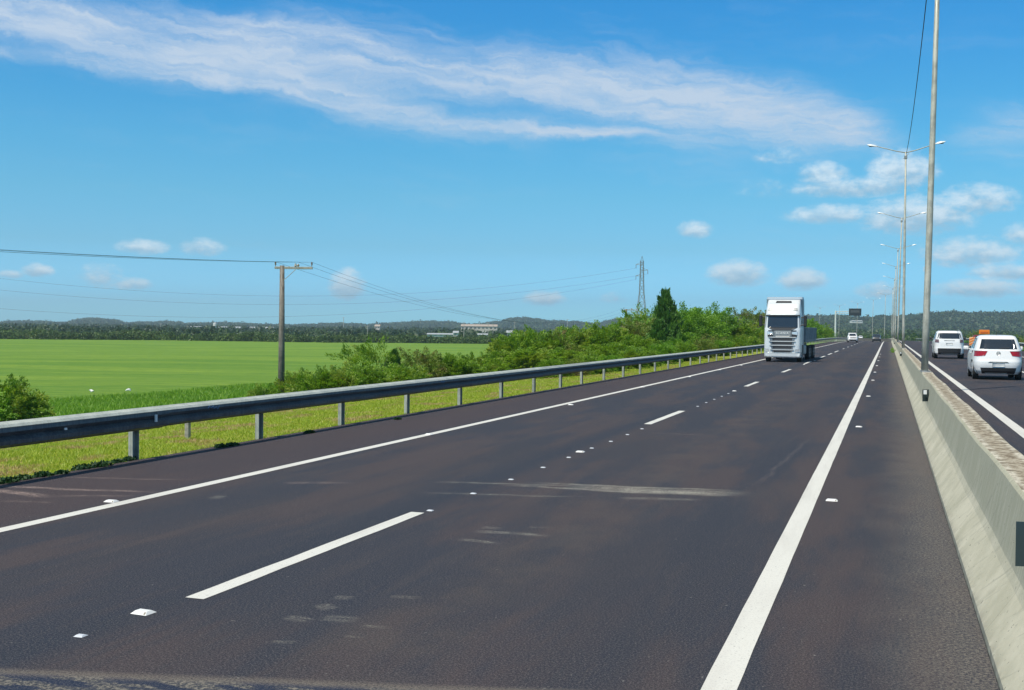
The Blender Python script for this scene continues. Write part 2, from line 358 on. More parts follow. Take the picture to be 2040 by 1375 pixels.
def paint_fn(nb, b):
    P = geo_pos(nb); n = nb.noise(P, 40., 4, .7); m_ = nb.noise(nb.scaled(P, (3, .4, 1)), 1.5, 4, .6)
    col = nb.mix(nb.mul(nb.step(m_, .4, .75), .45), (.68, .67, .615), (.50, .48, .44))
    col = nb.mix(nb.mul(nb.step(nb.noise(P, 90., 3, .7), .54, .62), .35), col, (.36, .35, .32))
    col = nb.mix(nb.step(n, .63, .70), col, (.2, .19, .19)); nb.put(b.inputs['Base Color'], col); bump(nb, b, n, .003, .5)
M_PAINT = mat('road_paint', rough=.65, fn=paint_fn)
road = ribbon('road', EDGE_L, XR-.05, 0, M_ASPH, nx=6); tag(road, kind='structure')
road2 = ribbon('road', XR-.02, 12.2, ZR2, M_ASPH2, nx=6); tag(road2, kind='structure')
YL = np.concatenate([np.arange(-10, 60, .5), np.arange(60, 300, 5.), np.arange(300, 931, 10.)])
ribbon('edge_line', LINE_R-.095, LINE_R+.095, .004, M_PAINT, road, YL, .0012)
ribbon('edge_line', LINE_L-.085, LINE_L+.085, .004, M_PAINT, road, YL, .0012)
ribbon('edge_line', 2.20-.1, 2.20+.1, ZR2+.004, M_PAINT, road2, YL, .0012)
ribbon('edge_line', 9.0, 9.18, ZR2+.004, M_PAINT, road2, YL, .0012)
DPX = [((378, 1192), (840, 1022)), ((1303, 846), (1362, 819)), ((1483, 770), (1510, 761)), ((1563, 742), (1580, 736)), ((1609, 725), (1618, 720)), ((1639, 713), (1645, 709.5)), ((1652, 707), (1658, 704)), ((1664, 702), (1669, 699))]
for a, b_ in DPX:
    y0, y1 = unp(*a)[1], unp(*b_)[1]
    ribbon('lane_dash', DASH-.08, DASH+.08, .004, M_PAINT, road, np.linspace(y0, y1, 12), .003)
for k in range(30):
    y0 = unp(1669, 699)[1]+12+k*15.
    if y0 < 600: ribbon('lane_dash', DASH-.08, DASH+.08, .004, M_PAINT, road, np.linspace(y0, y0+4, 3), .002)
ribbon('lane_dash', DASH-.08, DASH+.08, .004, M_PAINT, road, (-8., -4.), .002)
for k in range(30):
    y0 = 6+k*15.; ribbon('lane_dash', 5.52, 5.68, ZR2+.004, M_PAINT, road2, np.linspace(y0, y0+4, 3), .002)

# ------------------------------------------------------------------ terrain
def smooth(a, lo, hi): q = np.clip((a-lo)/(hi-lo), 0, 1); return q*q*(3-2*q)
_ph = rng.uniform(0, 6.28, (8,)); 
def wav(X, Y, L): return (np.sin(X/L+_ph[0]+.7*np.sin(Y/L*.8+_ph[1]))+np.sin(Y/L*1.3+_ph[2]+.8*np.sin(X/L*.6+_ph[3])))*.5
def ground_z(X, Y):
    X = np.asarray(X, float); Y = np.asarray(Y, float); r = X-cx(Y); z = zr(Y)
    near = np.where(Y > 940, 0., 1.)
    base = -4.0 + .18*wav(X, Y, 23)*smooth(np.abs(r), 12, 60)
    left = z-.03 - .10*smooth(-r, 10.4, 11.2) - .34*smooth(-r, 11, 17); left = left-(left-(-3.0))*smooth(-r, 17, 31); left = left-(left-base)*smooth(-r, 32, 62)
    left = left + .10*wav(X*1., Y, 2.3)*smooth(-r, 11.5, 15)
    right = z+ZR2-.03 - .1*smooth(r, 12.2, 13); right = right-(right-base)*smooth(r, 13, 30)
    mid = z-.4+0*r
    out = np.where(r < EDGE_L+.02, left, np.where(r > 12.15, right, mid))
    return np.where(near > 0, out, base)
rel = np.concatenate([-np.geomspace(9000, 70, 40), np.arange(-66, -24, 2.), np.arange(-24, -10.6, .45), [-10.44, -10.3, -5, 0, 5, 12.1, 12.25, 12.6], np.arange(13, 32, 1.), np.geomspace(34, 9000, 40)])
gy_ = np.concatenate([np.arange(-200, -10, 12.), np.arange(-10, 90, .8), np.arange(90, 300, 4.), np.arange(300, 945, 12.), np.geomspace(960, 4700, 26)])
GX = np.repeat(rel[None], len(gy_), 0)+np.minimum(cx(gy_), 0)[:, None]*np.clip(1-np.abs(rel)/3000, 0, 1)[None]
GY = np.repeat(gy_[:, None], len(rel), 1); GZ = ground_z(GX, GY)
gf = [(r*len(rel)+i, r*len(rel)+i+1, (r+1)*len(rel)+i+1, (r+1)*len(rel)+i) for r in range(len(gy_)-1) for i in range(len(rel)-1)]
def ground_fn(nb, b):
    P = geo_pos(nb); x, y, z = nb.sep(P)
    n1 = nb.noise(P, .35, 5, .62); n2 = nb.noise(P, 3., 5, .7); n3 = nb.noise(P, 22., 4, .7)
    a = nb.add(nb.mul(x, RT[0]), nb.mul(y, RT[1])); d = nb.add(nb.mul(x, FW[0]), nb.mul(y, FW[1]))
    rows = nb.noise(nb.xyz(nb.mul(a, .012), nb.mul(d, .11), 0.), 1., 5, .6)
    rows2 = nb.noise(nb.xyz(nb.mul(a, .05), nb.mul(d, .6), 3.), 1., 4, .6)
    rows3 = nb.noise(nb.xyz(nb.mul(a, .4), nb.mul(d, 1.7), 3.), 1., 4, .65)
    field = nb.mix(nb.step(rows, .38, .64), (.145, .262, .036), (.225, .335, .046))
    field = nb.mix(nb.mul(nb.step(rows2, .42, .70), .5), field, (.070, .19, .028))
    field = nb.mix(nb.mul(nb.step(rows3, .42, .62), .4), field, (.060, .165, .022))
    field = nb.mix(nb.mul(nb.step(rows2, .68, .76), .5), field, (.05, .12, .03))
    slope = nb.mix(nb.step(n2, .35, .65), (.12, .25, .022), (.18, .33, .026))
    slope = nb.mix(nb.mul(nb.step(n1, .55, .7), .4), slope, (.16, .22, .05))
    verge = nb.mix(nb.step(n2, .3, .7), (.24, .33, .03), (.34, .38, .06)); verge = nb.mix(nb.mul(nb.step(nb.add(nb.mul(n3, .5), nb.mul(n2, .5)), .50, .62), .8), verge, (.42, .31, .15))
    xe = nb.add(x, nb.mul(nb.sub(n1, .5), 14.)); col = nb.mix(nb.step(xe, -54, -60), slope, field)
    bare = nb.mul(nb.step(nb.m('ABSOLUTE', nb.add(xe, 58.5)), 1.4, .2), nb.step(n2, .5, .62)); col = nb.mix(nb.mul(bare, .7), col, (.2, .16, .10))
    xv = nb.add(x, nb.mul(nb.sub(n2, .5), 1.6)); col = nb.mix(nb.mul(nb.step(xv, -21.5, -18.), nb.step(y, 140, 100)), col, verge)
    far = nb.step(d, 500., 900.); fcol = nb.mix(nb.step(nb.noise(P, .006, 3), .4, .6), (.09, .15, .035), (.16, .20, .06)); col = nb.mix(far, col, fcol)
    nb.put(b.inputs['Base Color'], col); bump(nb, b, nb.add(nb.mul(n3, .4), nb.add(n2, rows3)), .15, .8)
M_GROUND = mat('ground_cover', rough=.95, fn=ground_fn, spec=.1)
ground = mesh_obj('ground', np.stack([GX, GY, GZ], -1).reshape(-1, 3), gf, M_GROUND, smooth=True); tag(ground, kind='structure')

# hills: a ridge profile read off the skyline
RIDGE = [(-3000, 640), (-1500, 632), (-700, 640), (-300, 634), (-100, 640), (0, 641), (30, 638), (60, 638), (130, 641), (160, 634), (190, 632), (235, 637), (247, 642), (295, 640), (325, 639), (357, 640),
         (367, 643), (446, 641), (539, 645), (583, 646), (640, 644), (680, 642), (730, 645), (813, 640), (861, 638), (900, 640), (940, 645), (1000, 638), (1020, 632), (1047, 631), (1075, 634), (1095, 638),
         (1146, 639), (1180, 642), (1197, 642), (1230, 634), (1290, 630), (1400, 628), (1500, 626), (1640, 629), (1670, 627), (1720, 632), (1755, 628), (1780, 629), (1800, 628), (1867, 623), (1884, 620),
         (1917, 621), (1942, 623), (1967, 621), (1984, 623), (2017, 621), (2060, 620), (2300, 616), (2700, 626), (3600, 618), (5200, 634)]
rxp = np.array([r[0] for r in RIDGE], float); rvp = np.array([horizon(r[0])-r[1] for r in RIDGE])
def Dridge(px): return 3300-1150*smooth(px, 1250, 1700)
def ridge_z(px): return CAMH + np.interp(px, rxp, rvp)/FPX*Dridge(px)-7.5
def hill_z(px, q):                                       # q: depth as a share of the ridge's own depth
    up = smooth(q, .60, 1.0)*(1-.75*smooth(q, 1.0, 1.35)); return -6+(ridge_z(px)+6)*up
pxs = np.concatenate([np.linspace(-3000, -60, 60), np.arange(-50, 2100, 12.), np.linspace(2110, 5200, 70)]); qs = np.linspace(.58, 1.36, 14)
hv = []
for q in qs:
    for p in pxs:
        D = Dridge(p)*q; XY = dep(p, D)
        hv.append((XY[0], XY[1], float(hill_z(p, q))))
npx = len(pxs)
def hill_fn(nb, b):
    P = geo_pos(nb); n = nb.noise(P, .008, 5, .6); col = nb.mix(nb.step(n, .4, .6), (.028, .060, .022), (.055, .095, .028))
    col = nb.mix(nb.step(nb.noise(P, .0035, 2), .62, .66), col, (.14, .20, .06)); nb.put(b.inputs['Base Color'], col)
hills = mesh_obj('hills', hv, [(r*npx+i, r*npx+i+1, (r+1)*npx+i+1, (r+1)*npx+i) for r in range(len(qs)-1) for i in range(npx-1)], mat('hill_cover', rough=.95, fn=hill_fn, spec=.1), smooth=True); tag(hills, kind='structure')

# ------------------------------------------------------------------ foliage
def unit(n):
    v = rng.normal(size=(n, 3)); return v/np.linalg.norm(v, axis=1)[:, None]
def leaf_quads(c, size, along=None, el=1.6, flat=0.):
    n = len(c); a = unit(n) if along is None else along+unit(n)*.55; a /= np.linalg.norm(a, axis=1)[:, None]
    nrm = unit(n); nrm[:, 2] += flat; b = np.cross(a, nrm); b /= np.linalg.norm(b, axis=1)[:, None]+1e-9
    s = (np.asarray(size)*rng.uniform(.6, 1.35, n))[:, None]
    return np.stack([c-a*s*el*.5, c+b*s*.45, c+a*s*el*.5, c-b*s*.45], 1)
L_BELT = leaf_mat('leaf_belt', (.034, .078, .020), (.105, .170, .040), trans=.2)
L_FAR = leaf_mat('leaf_far', (.024, .055, .026), (.060, .10, .038), trans=.15)
def wood(name, spots, hs, ws, nq, qs_, m, tall=1.):
    Vs, T = [], []
    N = len(spots); tone = rng.uniform(0, 1, N)
    c = unit(N*nq).reshape(N, nq, 3)*(rng.uniform(.35, 1, (N, nq, 1))**.5); c[..., 2] = np.abs(c[..., 2]*1.0)*1.0
    low = rng.uniform(0, 1, (N, nq)) < .25; c[..., 2] = np.where(low, c[..., 2]*.3, c[..., 2])
    spots = np.asarray(spots); hs = np.asarray(hs); ws = np.asarray(ws)
    P = np.stack([spots[:, None, 0]+c[..., 0]*ws[:, None], spots[:, None, 1]+c[..., 1]*ws[:, None], spots[:, None, 2]+c[..., 2]*hs[:, None]], -1).reshape(-1, 3)
    o = mesh_np(name, leaf_quads(P, np.repeat(ws*qs_, nq), flat=.6), 4, m, np.clip(np.repeat(tone, nq)+rng.normal(0, .25, N*nq), 0, 1))
    return o
# the belt of low trees at the far edge of the field
px = rng.uniform(-900, 1500, 1500); D = 398+rng.uniform(0, 1, 1500)**1.5*45; xy = np.array([dep(a, b) for a, b in zip(px, D)])
hh = (2.75+.45*np.sin(px/37)+.35*np.sin(px/13+1)+rng.uniform(-.7, .9, 1500))
o = wood('tree_belt', np.c_[xy, np.full(1500, -4.15)], hh, 1.5+rng.uniform(0, 1.4, 1500), 300, .17, L_BELT)
tag(o, 'long belt of dark green trees along the far edge of the field', 'woodland', kind='stuff')
def scatter(n, p0, p1, d0, d1, pw=1.):
    p = rng.uniform(p0, p1, n); d = d0+(d1-d0)*rng.uniform(0, 1, n)**pw; return p, d, np.array([dep(a, b) for a, b in zip(p, d)])
p_, d_, xy = scatter(2600, -1600, 1500, 480, 1900, 1.)
o = wood('distant_wood', np.c_[xy, np.full(len(xy), -4.3)], rng.uniform(2.6, 4.6, len(xy))*(.8+.0005*d_), rng.uniform(3, 7, len(xy)), 60, .30, L_FAR)
tag(o, 'patchy grey green woodland on the plain between the tree belt and hills', 'woodland', kind='stuff')
p_, d_, xy = scatter(1500, 1500, 3600, 260, 900, 1.2)
ok = np.abs(xy[:, 0]-cx(xy[:, 1])) > 24
xy, d_ = xy[ok], d_[ok]
o = wood('roadside_wood', np.c_[xy, np.full(len(xy), -4.2)], rng.uniform(3.6, 5.8, len(xy)), rng.uniform(2.2, 4.2, len(xy)), 110, .26, leaf_mat('leaf_low', (.035, .080, .022), (.085, .145, .030), trans=.25))
tag(o, 'low green trees beyond the right hand guardrail below the hills', 'woodland', kind='stuff')
p_, d_, xy = scatter(1500, 1450, 3600, 900, 1350, 1.)
o = wood('mid_wood', np.c_[xy, np.full(len(xy), -4.2)], rng.uniform(6, 10, len(xy)), rng.uniform(5, 9, len(xy)), 70, .26, leaf_mat('leaf_mid', (.03, .066, .022), (.075, .125, .03), trans=.2))
tag(o, 'olive green trees at the foot of the right hand hills', 'woodland', kind='stuff')
ph = np.concatenate([rng.uniform(-300, 1300, 3600), rng.uniform(1200, 2400, 5200), rng.uniform(-2500, -300, 900), rng.uniform(2400, 4500, 900)]); qh = .66+.44*rng.uniform(0, 1, len(ph))**.75
Dh = Dridge(ph)*qh; xy = np.array([dep(a, b) for a, b in zip(ph, Dh)]); zh = hill_z(ph, qh)-1.
hz_ = rng.uniform(5.5, 9.5, len(ph))*(1+.5*(rng.uniform(0, 1, len(ph)) > .96))
o = wood('hill_forest', np.c_[xy, zh], hz_, rng.uniform(7, 14, len(ph)), 44, .30, leaf_mat('leaf_forest', (.022, .052, .024), (.062, .105, .036), trans=.15))
tag(o, 'blue green forest covering the distant hills', 'forest', kind='stuff')

# ------------------------------------------------------------------ concrete median barrier
def conc_fn(nb, b):
    P = geo_pos(nb); x, y, z = nb.sep(P)
    n = nb.noise(P, 1.6, 5, .65); f = nb.noise(P, 45., 4, .7); st = nb.noise(nb.xyz(nb.mul(x, 3.), nb.mul(y, 9.), nb.mul(z, .9)), 1., 5, .7)
    st2 = nb.noise(nb.xyz(0., nb.mul(y, 26.), nb.mul(z, 1.2)), 1., 4, .7)
    col = nb.mix(nb.step(n, .35, .65), (.43, .41, .31), (.54, .51, .40))
    zz = nb.add(z, nb.mul(nb.sub(st, .5), .18)); up = nb.step(zz, .34, .50)
    col = nb.mix(nb.mul(up, nb.step(st2, .40, .60, .35, 1.)), col, (.36, .355, .265))
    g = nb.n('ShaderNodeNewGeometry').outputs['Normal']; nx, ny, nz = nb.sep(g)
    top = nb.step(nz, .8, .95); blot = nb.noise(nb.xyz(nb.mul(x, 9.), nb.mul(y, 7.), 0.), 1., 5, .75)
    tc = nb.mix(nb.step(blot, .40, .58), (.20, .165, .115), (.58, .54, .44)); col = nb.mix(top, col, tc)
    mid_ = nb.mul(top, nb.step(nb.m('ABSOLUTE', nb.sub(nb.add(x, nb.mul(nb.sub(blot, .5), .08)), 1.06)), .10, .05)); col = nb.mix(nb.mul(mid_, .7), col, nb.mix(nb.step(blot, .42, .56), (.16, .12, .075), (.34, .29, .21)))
    gap = nb.step(nb.add(z, nb.mul(nb.sub(n, .5), .02)), .022, .012); col = nb.mix(gap, col, (.02, .02, .02))
    low = nb.mul(nb.step(z, .16, .0), nb.step(nb.noise(P, 7., 4, .7), .35, .6)); col = nb.mix(nb.mul(low, .75), col, (.20, .185, .15))
    di = nb.noise(nb.xyz(nb.mul(nb.add(y, nb.mul(z, 1.6)), 11.), nb.mul(x, 1.5), nb.mul(nb.sub(z, y), .8)), 1., 5, .7)
    col = nb.mix(nb.mul(nb.step(di, .54, .68), .45), col, (.27, .265, .21))
    pit = nb.noise(P, 30., 2, .5); col = nb.mix(nb.step(pit, .70, .74), col, (.12, .12, .10))
    jm = nb.m('FRACT', nb.m('DIVIDE', nb.add(y, 1.3), 3.6)); jl = nb.step(nb.m('ABSOLUTE', nb.sub(jm, .5)), .0022, .0008)
    col = nb.mix(nb.mul(jl, .35), col, (.12, .11, .09)); nb.put(b.inputs['Base Color'], col); bump(nb, b, nb.add(nb.mul(f, .5), st), .012, .5)
M_CONC = mat('concrete', rough=.9, fn=conc_fn, spec=.2)
PROF = [(0, -.1), (.0, .075), (.175, .335), (.205, .40), (.285, .845), (.30, .862), (.31, .87), (.57, .87), (.585, .862), (.60, .845), (.66, .42), (.80, .32), (.82, .1)]
bys = np.concatenate([np.arange(-12, 60, .9), np.arange(60, 290, 4.), np.arange(290, 931, 10.)])
bv = []
for Y in bys:
    c, z0 = float(cx(Y)), float(zr(Y)); e = rng.normal(0, .0025, 2) if Y < 60 else (0, 0)
    h_ = 1+.012*math.sin(Y*.8)
    for i, (x, z) in enumerate(PROF): bv.append((BAR_X+x+c+e[0]*(z > .3), Y, z0+z*(h_ if z > .5 else 1)+e[1]*(z > .5)))
npf = len(PROF)
bar = mesh_obj('concrete_barrier', bv, [(r*npf+i, r*npf+i+1, (r+1)*npf+i+1, (r+1)*npf+i) for r in range(len(bys)-1) for i in range(npf-1)], M_CONC)
tag(bar, 'long weathered concrete median barrier between the two carriageways', 'barrier')
M_DARK = mat('dark_plastic', (.028, .05, .058), .5); M_BLACK = mat('black_rubber', (.018, .018, .02), .8); M_REFL = mat('reflector_white', (.75, .76, .75), .25)
def plate(Y, zc, w_, h, name='reflector_plate'):          # dark delineator plate screwed to the face
    f = (zc-.40)/.445; x = BAR_X+.205+.08*f+float(cx(Y)); m = MB()
    m.raw([(x-.012, Y, zc-h/2), (x-.135, Y-w_*.25, zc-h/2), (x-.135, Y-w_*.25, zc+h/2), (x-.012, Y, zc+h/2),
           (x-.012, Y+.006, zc-h/2), (x-.135, Y-w_*.25+.006, zc-h/2), (x-.135, Y-w_*.25+.006, zc+h/2), (x-.012, Y+.006, zc+h/2)],
          [(0, 3, 2, 1), (4, 5, 6, 7), (0, 1, 5, 4), (2, 3, 7, 6), (1, 2, 6, 5), (0, 4, 7, 3)])
    m.box((x-.006, Y+.05, zc), (.012, .10, h), .003)
    return m.build(name, M_DARK, bar)
XB = BAR_X+.24
def on_bar(px):                                           # Y at which the barrier's upper face is seen at column px
    lo, hi = 2., 400.
    for _ in range(60):
        mid = (lo+hi)/2
        if proj((XB+float(cx(mid)), mid, .6))[0] > px: lo = mid
        else: hi = mid
    return lo
for pxx, zc, h, ww in ((2062, .728, .27, .1), (1850, .62, .26, .34), (1797, .60, .25, .34), (1783, .6, .25, .34)):
    Y = on_bar(pxx); pl = plate(Y, zc, ww, h)
    if pxx < 1900:
        mm = MB(); mm.box((XB-.075, Y-.12, zc+h*.28), (.07, .02, h*.35), .004); mm.build('reflector', M_REFL, pl)

# ------------------------------------------------------------------ lamp posts
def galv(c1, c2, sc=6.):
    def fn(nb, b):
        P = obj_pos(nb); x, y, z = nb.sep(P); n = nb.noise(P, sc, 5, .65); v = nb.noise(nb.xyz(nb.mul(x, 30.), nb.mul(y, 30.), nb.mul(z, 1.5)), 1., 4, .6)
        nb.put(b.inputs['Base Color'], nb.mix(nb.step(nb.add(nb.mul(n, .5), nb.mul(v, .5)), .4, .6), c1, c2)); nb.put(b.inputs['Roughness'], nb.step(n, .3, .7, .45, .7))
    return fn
M_POLE = mat('galvanised_pole', rough=.55, metal=.25, fn=galv((.33, .325, .275), (.50, .495, .43), 3.), spec=.4)
M_LUM = mat('lamp_housing', (.72, .74, .74), .4); M_LENS = mat('lamp_lens', (.12, .12, .11), .3)
M_GREY = mat('grey_metal', (.30, .31, .31), .5, .4)
PH = 13.25
def lamp_post():
    r = empty('lamp_post')
    m = MB(); zs = [0, 1.6, 1.62, 4.6, 4.62, 8., 8.02, PH]; rr = [.098, .096, .092, .088, .084, .076, .072, .055]; m.tube([(0, 0, z) for z in zs], rr, 14)
    m.build('pole', M_POLE, r, True)
    m = MB(); m.box((.04, 0, .012), (.26, .30, .024), .01); m.tube([(0, 0, .024), (0, 0, .06)], .125, 12)
    for a in (-.6, .95):
        for b in (-1, 1): m.tube([(a*.13, b*.13, .024), (a*.13, b*.13, .06)], .014, 6)
    m.build('base_plate', M_GREY, r)
    m = MB(); m.box((-.11, 0, 2.9), (.012, .10, .14)); m.build('number_plate', M_REFL, r)
    m = MB(); m.box((0, 0, PH-.35), (.20, .16, .22), .02); m.tube([(-.16, 0, PH-.45), (.0, 0, PH-.3)], .02, 6); m.tube([(.2, 0, PH-.1), (.0, 0, PH-.3)], .02, 6); m.build('cable_bracket', M_GREY, r)
    for s in (-1, 1):
        m = MB(); tip = (s*1.85, 0, PH+.46); m.tube([(0, 0, PH-.05), (s*.6, 0, PH+.08), (s*1.2, 0, PH+.26), tip], [.035, .032, .03, .028], 8); arm = m.build('arm', M_POLE, r, True)
        m = MB(); dx, dz = s*.5, .12; n0 = np.array(tip)
        vs = []
        for t, ww, th in ((0, .06, .04), (.25, .13, .07), (.6, .16, .075), (1, .10, .03)):
            c = n0+np.array([dx*1.25*t, 0, dz*t]); vs += [tuple(c+np.array([0, -ww, -th*.5])), tuple(c+np.array([0, ww, -th*.5])), tuple(c+np.array([0, ww*.6, th])), tuple(c+np.array([0, -ww*.6, th]))]
        m.raw(vs, [(i*4+k, i*4+(k+1) % 4, i*4+4+(k+1) % 4, i*4+4+k) for i in range(3) for k in range(4)]+[(0, 1, 2, 3), (12, 13, 14, 15)]); lm = m.build('luminaire', M_LUM, r)
        m = MB(); c = n0+np.array([dx*.7, 0, dz*.55-.055]); m.box(tuple(c), (.34, .2, .02)); m.build('lens', M_LENS, lm)
    return r
ORD = ['first', 'second', 'third', 'fourth', 'fifth', 'sixth', 'seventh', 'eighth', 'ninth', 'tenth', 'eleventh', 'twelfth', 'thirteenth', 'fourteenth', 'fifteenth', 'sixteenth', 'seventeenth', 'eighteenth', 'nineteenth', 'twentieth']
XP = BAR_X+.37
def pole_Y(px, row):                                     # barrier top seen at row px,row
    P = unp(px, row, .87); return P[1]
lamp = lamp_post(); Y1 = pole_Y(1848, 742); lamps = []
LY = [Y1] + [Y1+46.+45.5*k for k in range(0, 11)]
for i, Y in enumerate(LY):
    o = lamp if i == 0 else copy_tree(lamp); z0 = float(zr(Y))+.865
    o.location = (XP+float(cx(Y)), Y, z0); o.rotation_euler.z = math.atan2(-(float(cx(Y+1))-float(cx(Y-1)))/2, 1) if Y > 290 else 0
    if i == 0: o.rotation_euler.y = R_(.95)
    if i == 1: o.rotation_euler.y = R_(-.15)
    tag(o, 'tall grey lamp post nearest the camera, its head above the frame' if i == 0 else f'double arm lamp post on the median barrier, {ORD[i]} one counted from the camera', 'lamp post', 'lamp posts along the median barrier')
    lamps.append(o)
ob = copy_tree(lamp); ob.location = (XP, Y1-46, .865); ob.rotation_euler.y = 0; tag(ob, 'lamp post behind the camera holding the overhead cable', 'lamp post')
M_WIRE = mat('cable_black', (.02, .02, .022), .6)
def sag(a, b, s, n=20):
    a, b = np.array(a, float), np.array(b, float); return [tuple(a+(b-a)*t-np.array([0, 0, 4*s*t*(1-t)])) for t in np.linspace(0, 1, n)]
top0 = np.array([XP+math.sin(R_(.95))*PH, Y1, .865+PH-.1]); top1 = np.array([XP, LY[1], .865+PH-.1])
m = MB(); m.tube(sag(top1, top0+np.array([-.1, 0, 0]), .9, 26), .017, 5, False); o = m.build('overhead_cable', M_WIRE); tag(o, 'thin black cable rising from the second lamp post to the nearest one', 'cable')

# ------------------------------------------------------------------ guardrail
M_RAIL = mat('galvanised_rail_shaded', rough=.5, metal=.45, fn=galv((.085, .092, .105), (.15, .16, .17), 2.5)); M_RPOST = mat('galvanised_post', rough=.6, metal=.25, fn=galv((.30, .31, .28), (.45, .46, .42), 5.))  # rail metal coloured dark to carry the beam face's shade
M_FOLD_LIT = mat('sunlit_fold_metal', rough=.6, metal=.1, fn=galv((.40, .43, .38), (.52, .55, .50), 3.))  # pale copy of the rail metal: sunlight on the top fold as colour
def rail_prof():
    return [(-.070, .0), (-.060, .012), (.0, .02), (.045, .05), (.052, .10), (.0, .145), (-.012, .155), (.0, .165), (.052, .21), (.045, .26), (.0, .292), (-.060, .302), (-.070, .312)]
def guardrail(xoff, ys_, side, zoff, label, posts, zb=.44):
    g = empty('guardrail', (0, 0, 0)); tag(g, label, 'guardrail'); pr = rail_prof(); n = len(pr)
    segs = []; k = 0
    while k < len(ys_)-1: segs.append((ys_[k], ys_[min(k+1, len(ys_)-1)])); k += 1
    m = MB()
    for q, (a, b) in enumerate(segs):                    # each beam laps 30 cm under the next
        st = np.linspace(a-.30, b, 4 if a < 90 else 2); vs = []; lap = .004*(q % 2); dz = rng.normal(0, .006)
        for Y in st:
            c, z0 = float(cx(Y)), float(zr(Y))
            for x, z in pr: vs.append((xoff+side*(x+lap)+c, Y, z0+zoff+zb+z+dz))
        f = [(r*n+i, r*n+i+1, (r+1)*n+i+1, (r+1)*n+i) for r in range(len(st)-1) for i in range(n-1)]
        f += [tuple(reversed(range(n))), tuple(range((len(st)-1)*n, len(st)*n))]
        m.raw(vs, f)
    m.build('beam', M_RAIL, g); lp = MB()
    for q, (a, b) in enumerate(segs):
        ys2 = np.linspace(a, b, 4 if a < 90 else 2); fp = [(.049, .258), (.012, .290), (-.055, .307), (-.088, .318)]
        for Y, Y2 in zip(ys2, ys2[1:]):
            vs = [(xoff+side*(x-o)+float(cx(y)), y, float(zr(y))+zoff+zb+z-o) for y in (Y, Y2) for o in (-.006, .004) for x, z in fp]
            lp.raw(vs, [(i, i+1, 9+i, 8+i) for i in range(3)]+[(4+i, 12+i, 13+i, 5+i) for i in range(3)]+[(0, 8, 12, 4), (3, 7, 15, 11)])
    lp.build('lit_fold_strip', M_FOLD_LIT, g)  # thin strip over the top fold, holding its sunlit tone
    for i, Y in enumerate(posts):
        c, z0 = float(cx(Y)), float(zr(Y)); x = xoff-side*.20+c; h = zb+.27; m = MB()
        t_ = .012; wd = .15; dp = .075
        m.box((x, Y-wd/2+t_/2, z0+zoff+h/2-.15), (dp, t_, h+.3)); m.box((x, Y+wd/2-t_/2, z0+zoff+h/2-.15), (dp, t_, h+.3)); m.box((x-side*(dp/2-t_/2), Y, z0+zoff+h/2-.15), (t_, wd-2*t_, h+.3))
        p = m.build('post', M_RPOST, g)
        if Y < 120:
            m = MB(); m.box((x+side*.085, Y, z0+zoff+zb+.155), (.09, .13, .22), .01); m.build('spacer_block', M_RAIL, p)
    return g
ppx = [(275, 915), (530, 873), (710, 846), (845, 824), (948, 806), (1030, 792), (1096, 781), (1150, 772), (1195, 765)]
PY = [unp(*q)[1] for q in ppx]; dpy = PY[1]-PY[0]
PY = [PY[0]-dpy*k for k in range(6, 0, -1)] + PY
while PY[-1] < 360: PY.append(PY[-1]+3.35)
GX0 = EDGE_L-.02+.20
beams = [PY[0]-2]+[PY[k]+.5 for k in range(1, len(PY), 1)][::1]
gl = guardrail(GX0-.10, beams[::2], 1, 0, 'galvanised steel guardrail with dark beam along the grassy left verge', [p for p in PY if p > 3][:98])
M_BLUE = mat('blue_scrawl', (.16, .28, .48), .6)
# small things on the near beam: delineator, scratches, blue paint scrawl
for (q, _r), (sx, sy, wz, wy) in (((310, 833), (.02, 0, .11, .05)), ((130, 855), (.012, 0, .03, .05))):
    lo, hi = 8., 40.
    for _ in range(50):
        mid = (lo+hi)/2
        if proj((GX0-.05, mid, .6))[0] < q: lo = mid
        else: hi = mid
    m = MB(); m.box((GX0-.10+.058, lo, .44+.16), (sx, wy, wz), .003); m.build('reflector', M_REFL, gl)
def rail_Y(px):
    lo, hi = 8., 60.
    for _ in range(50):
        mid = (lo+hi)/2
        if proj((GX0-.05, mid, .6))[0] < px: lo = mid
        else: hi = mid
    return lo
Yb = rail_Y(425); pts = [(0, .0), (.04, .07), (.09, .02), (.16, .06), (.17, -.02), (.23, .03), (.27, -.04), (.32, .05)]
m = MB(); m.tube([(GX0-.10+.056, Yb-.16+a, .44+.215+b*.6) for a, b in pts], .0065, 5); m.build('paint_scrawl', M_BLUE, gl)
Yb = rail_Y(880); m = MB(); m.tube([(GX0-.10+.056, Yb-.16+a, .44+.215+b*.5) for a, b in pts[2:]], .006, 5); m.build('paint_scrawl', M_BLUE, gl)
RY = [20+4*k for k in range(90)]
gr = guardrail(12.35, [18]+[20+4*k+.5 for k in range(1, 90)], -1, ZR2, 'steel guardrail along the outer edge of the right hand carriageway', RY)

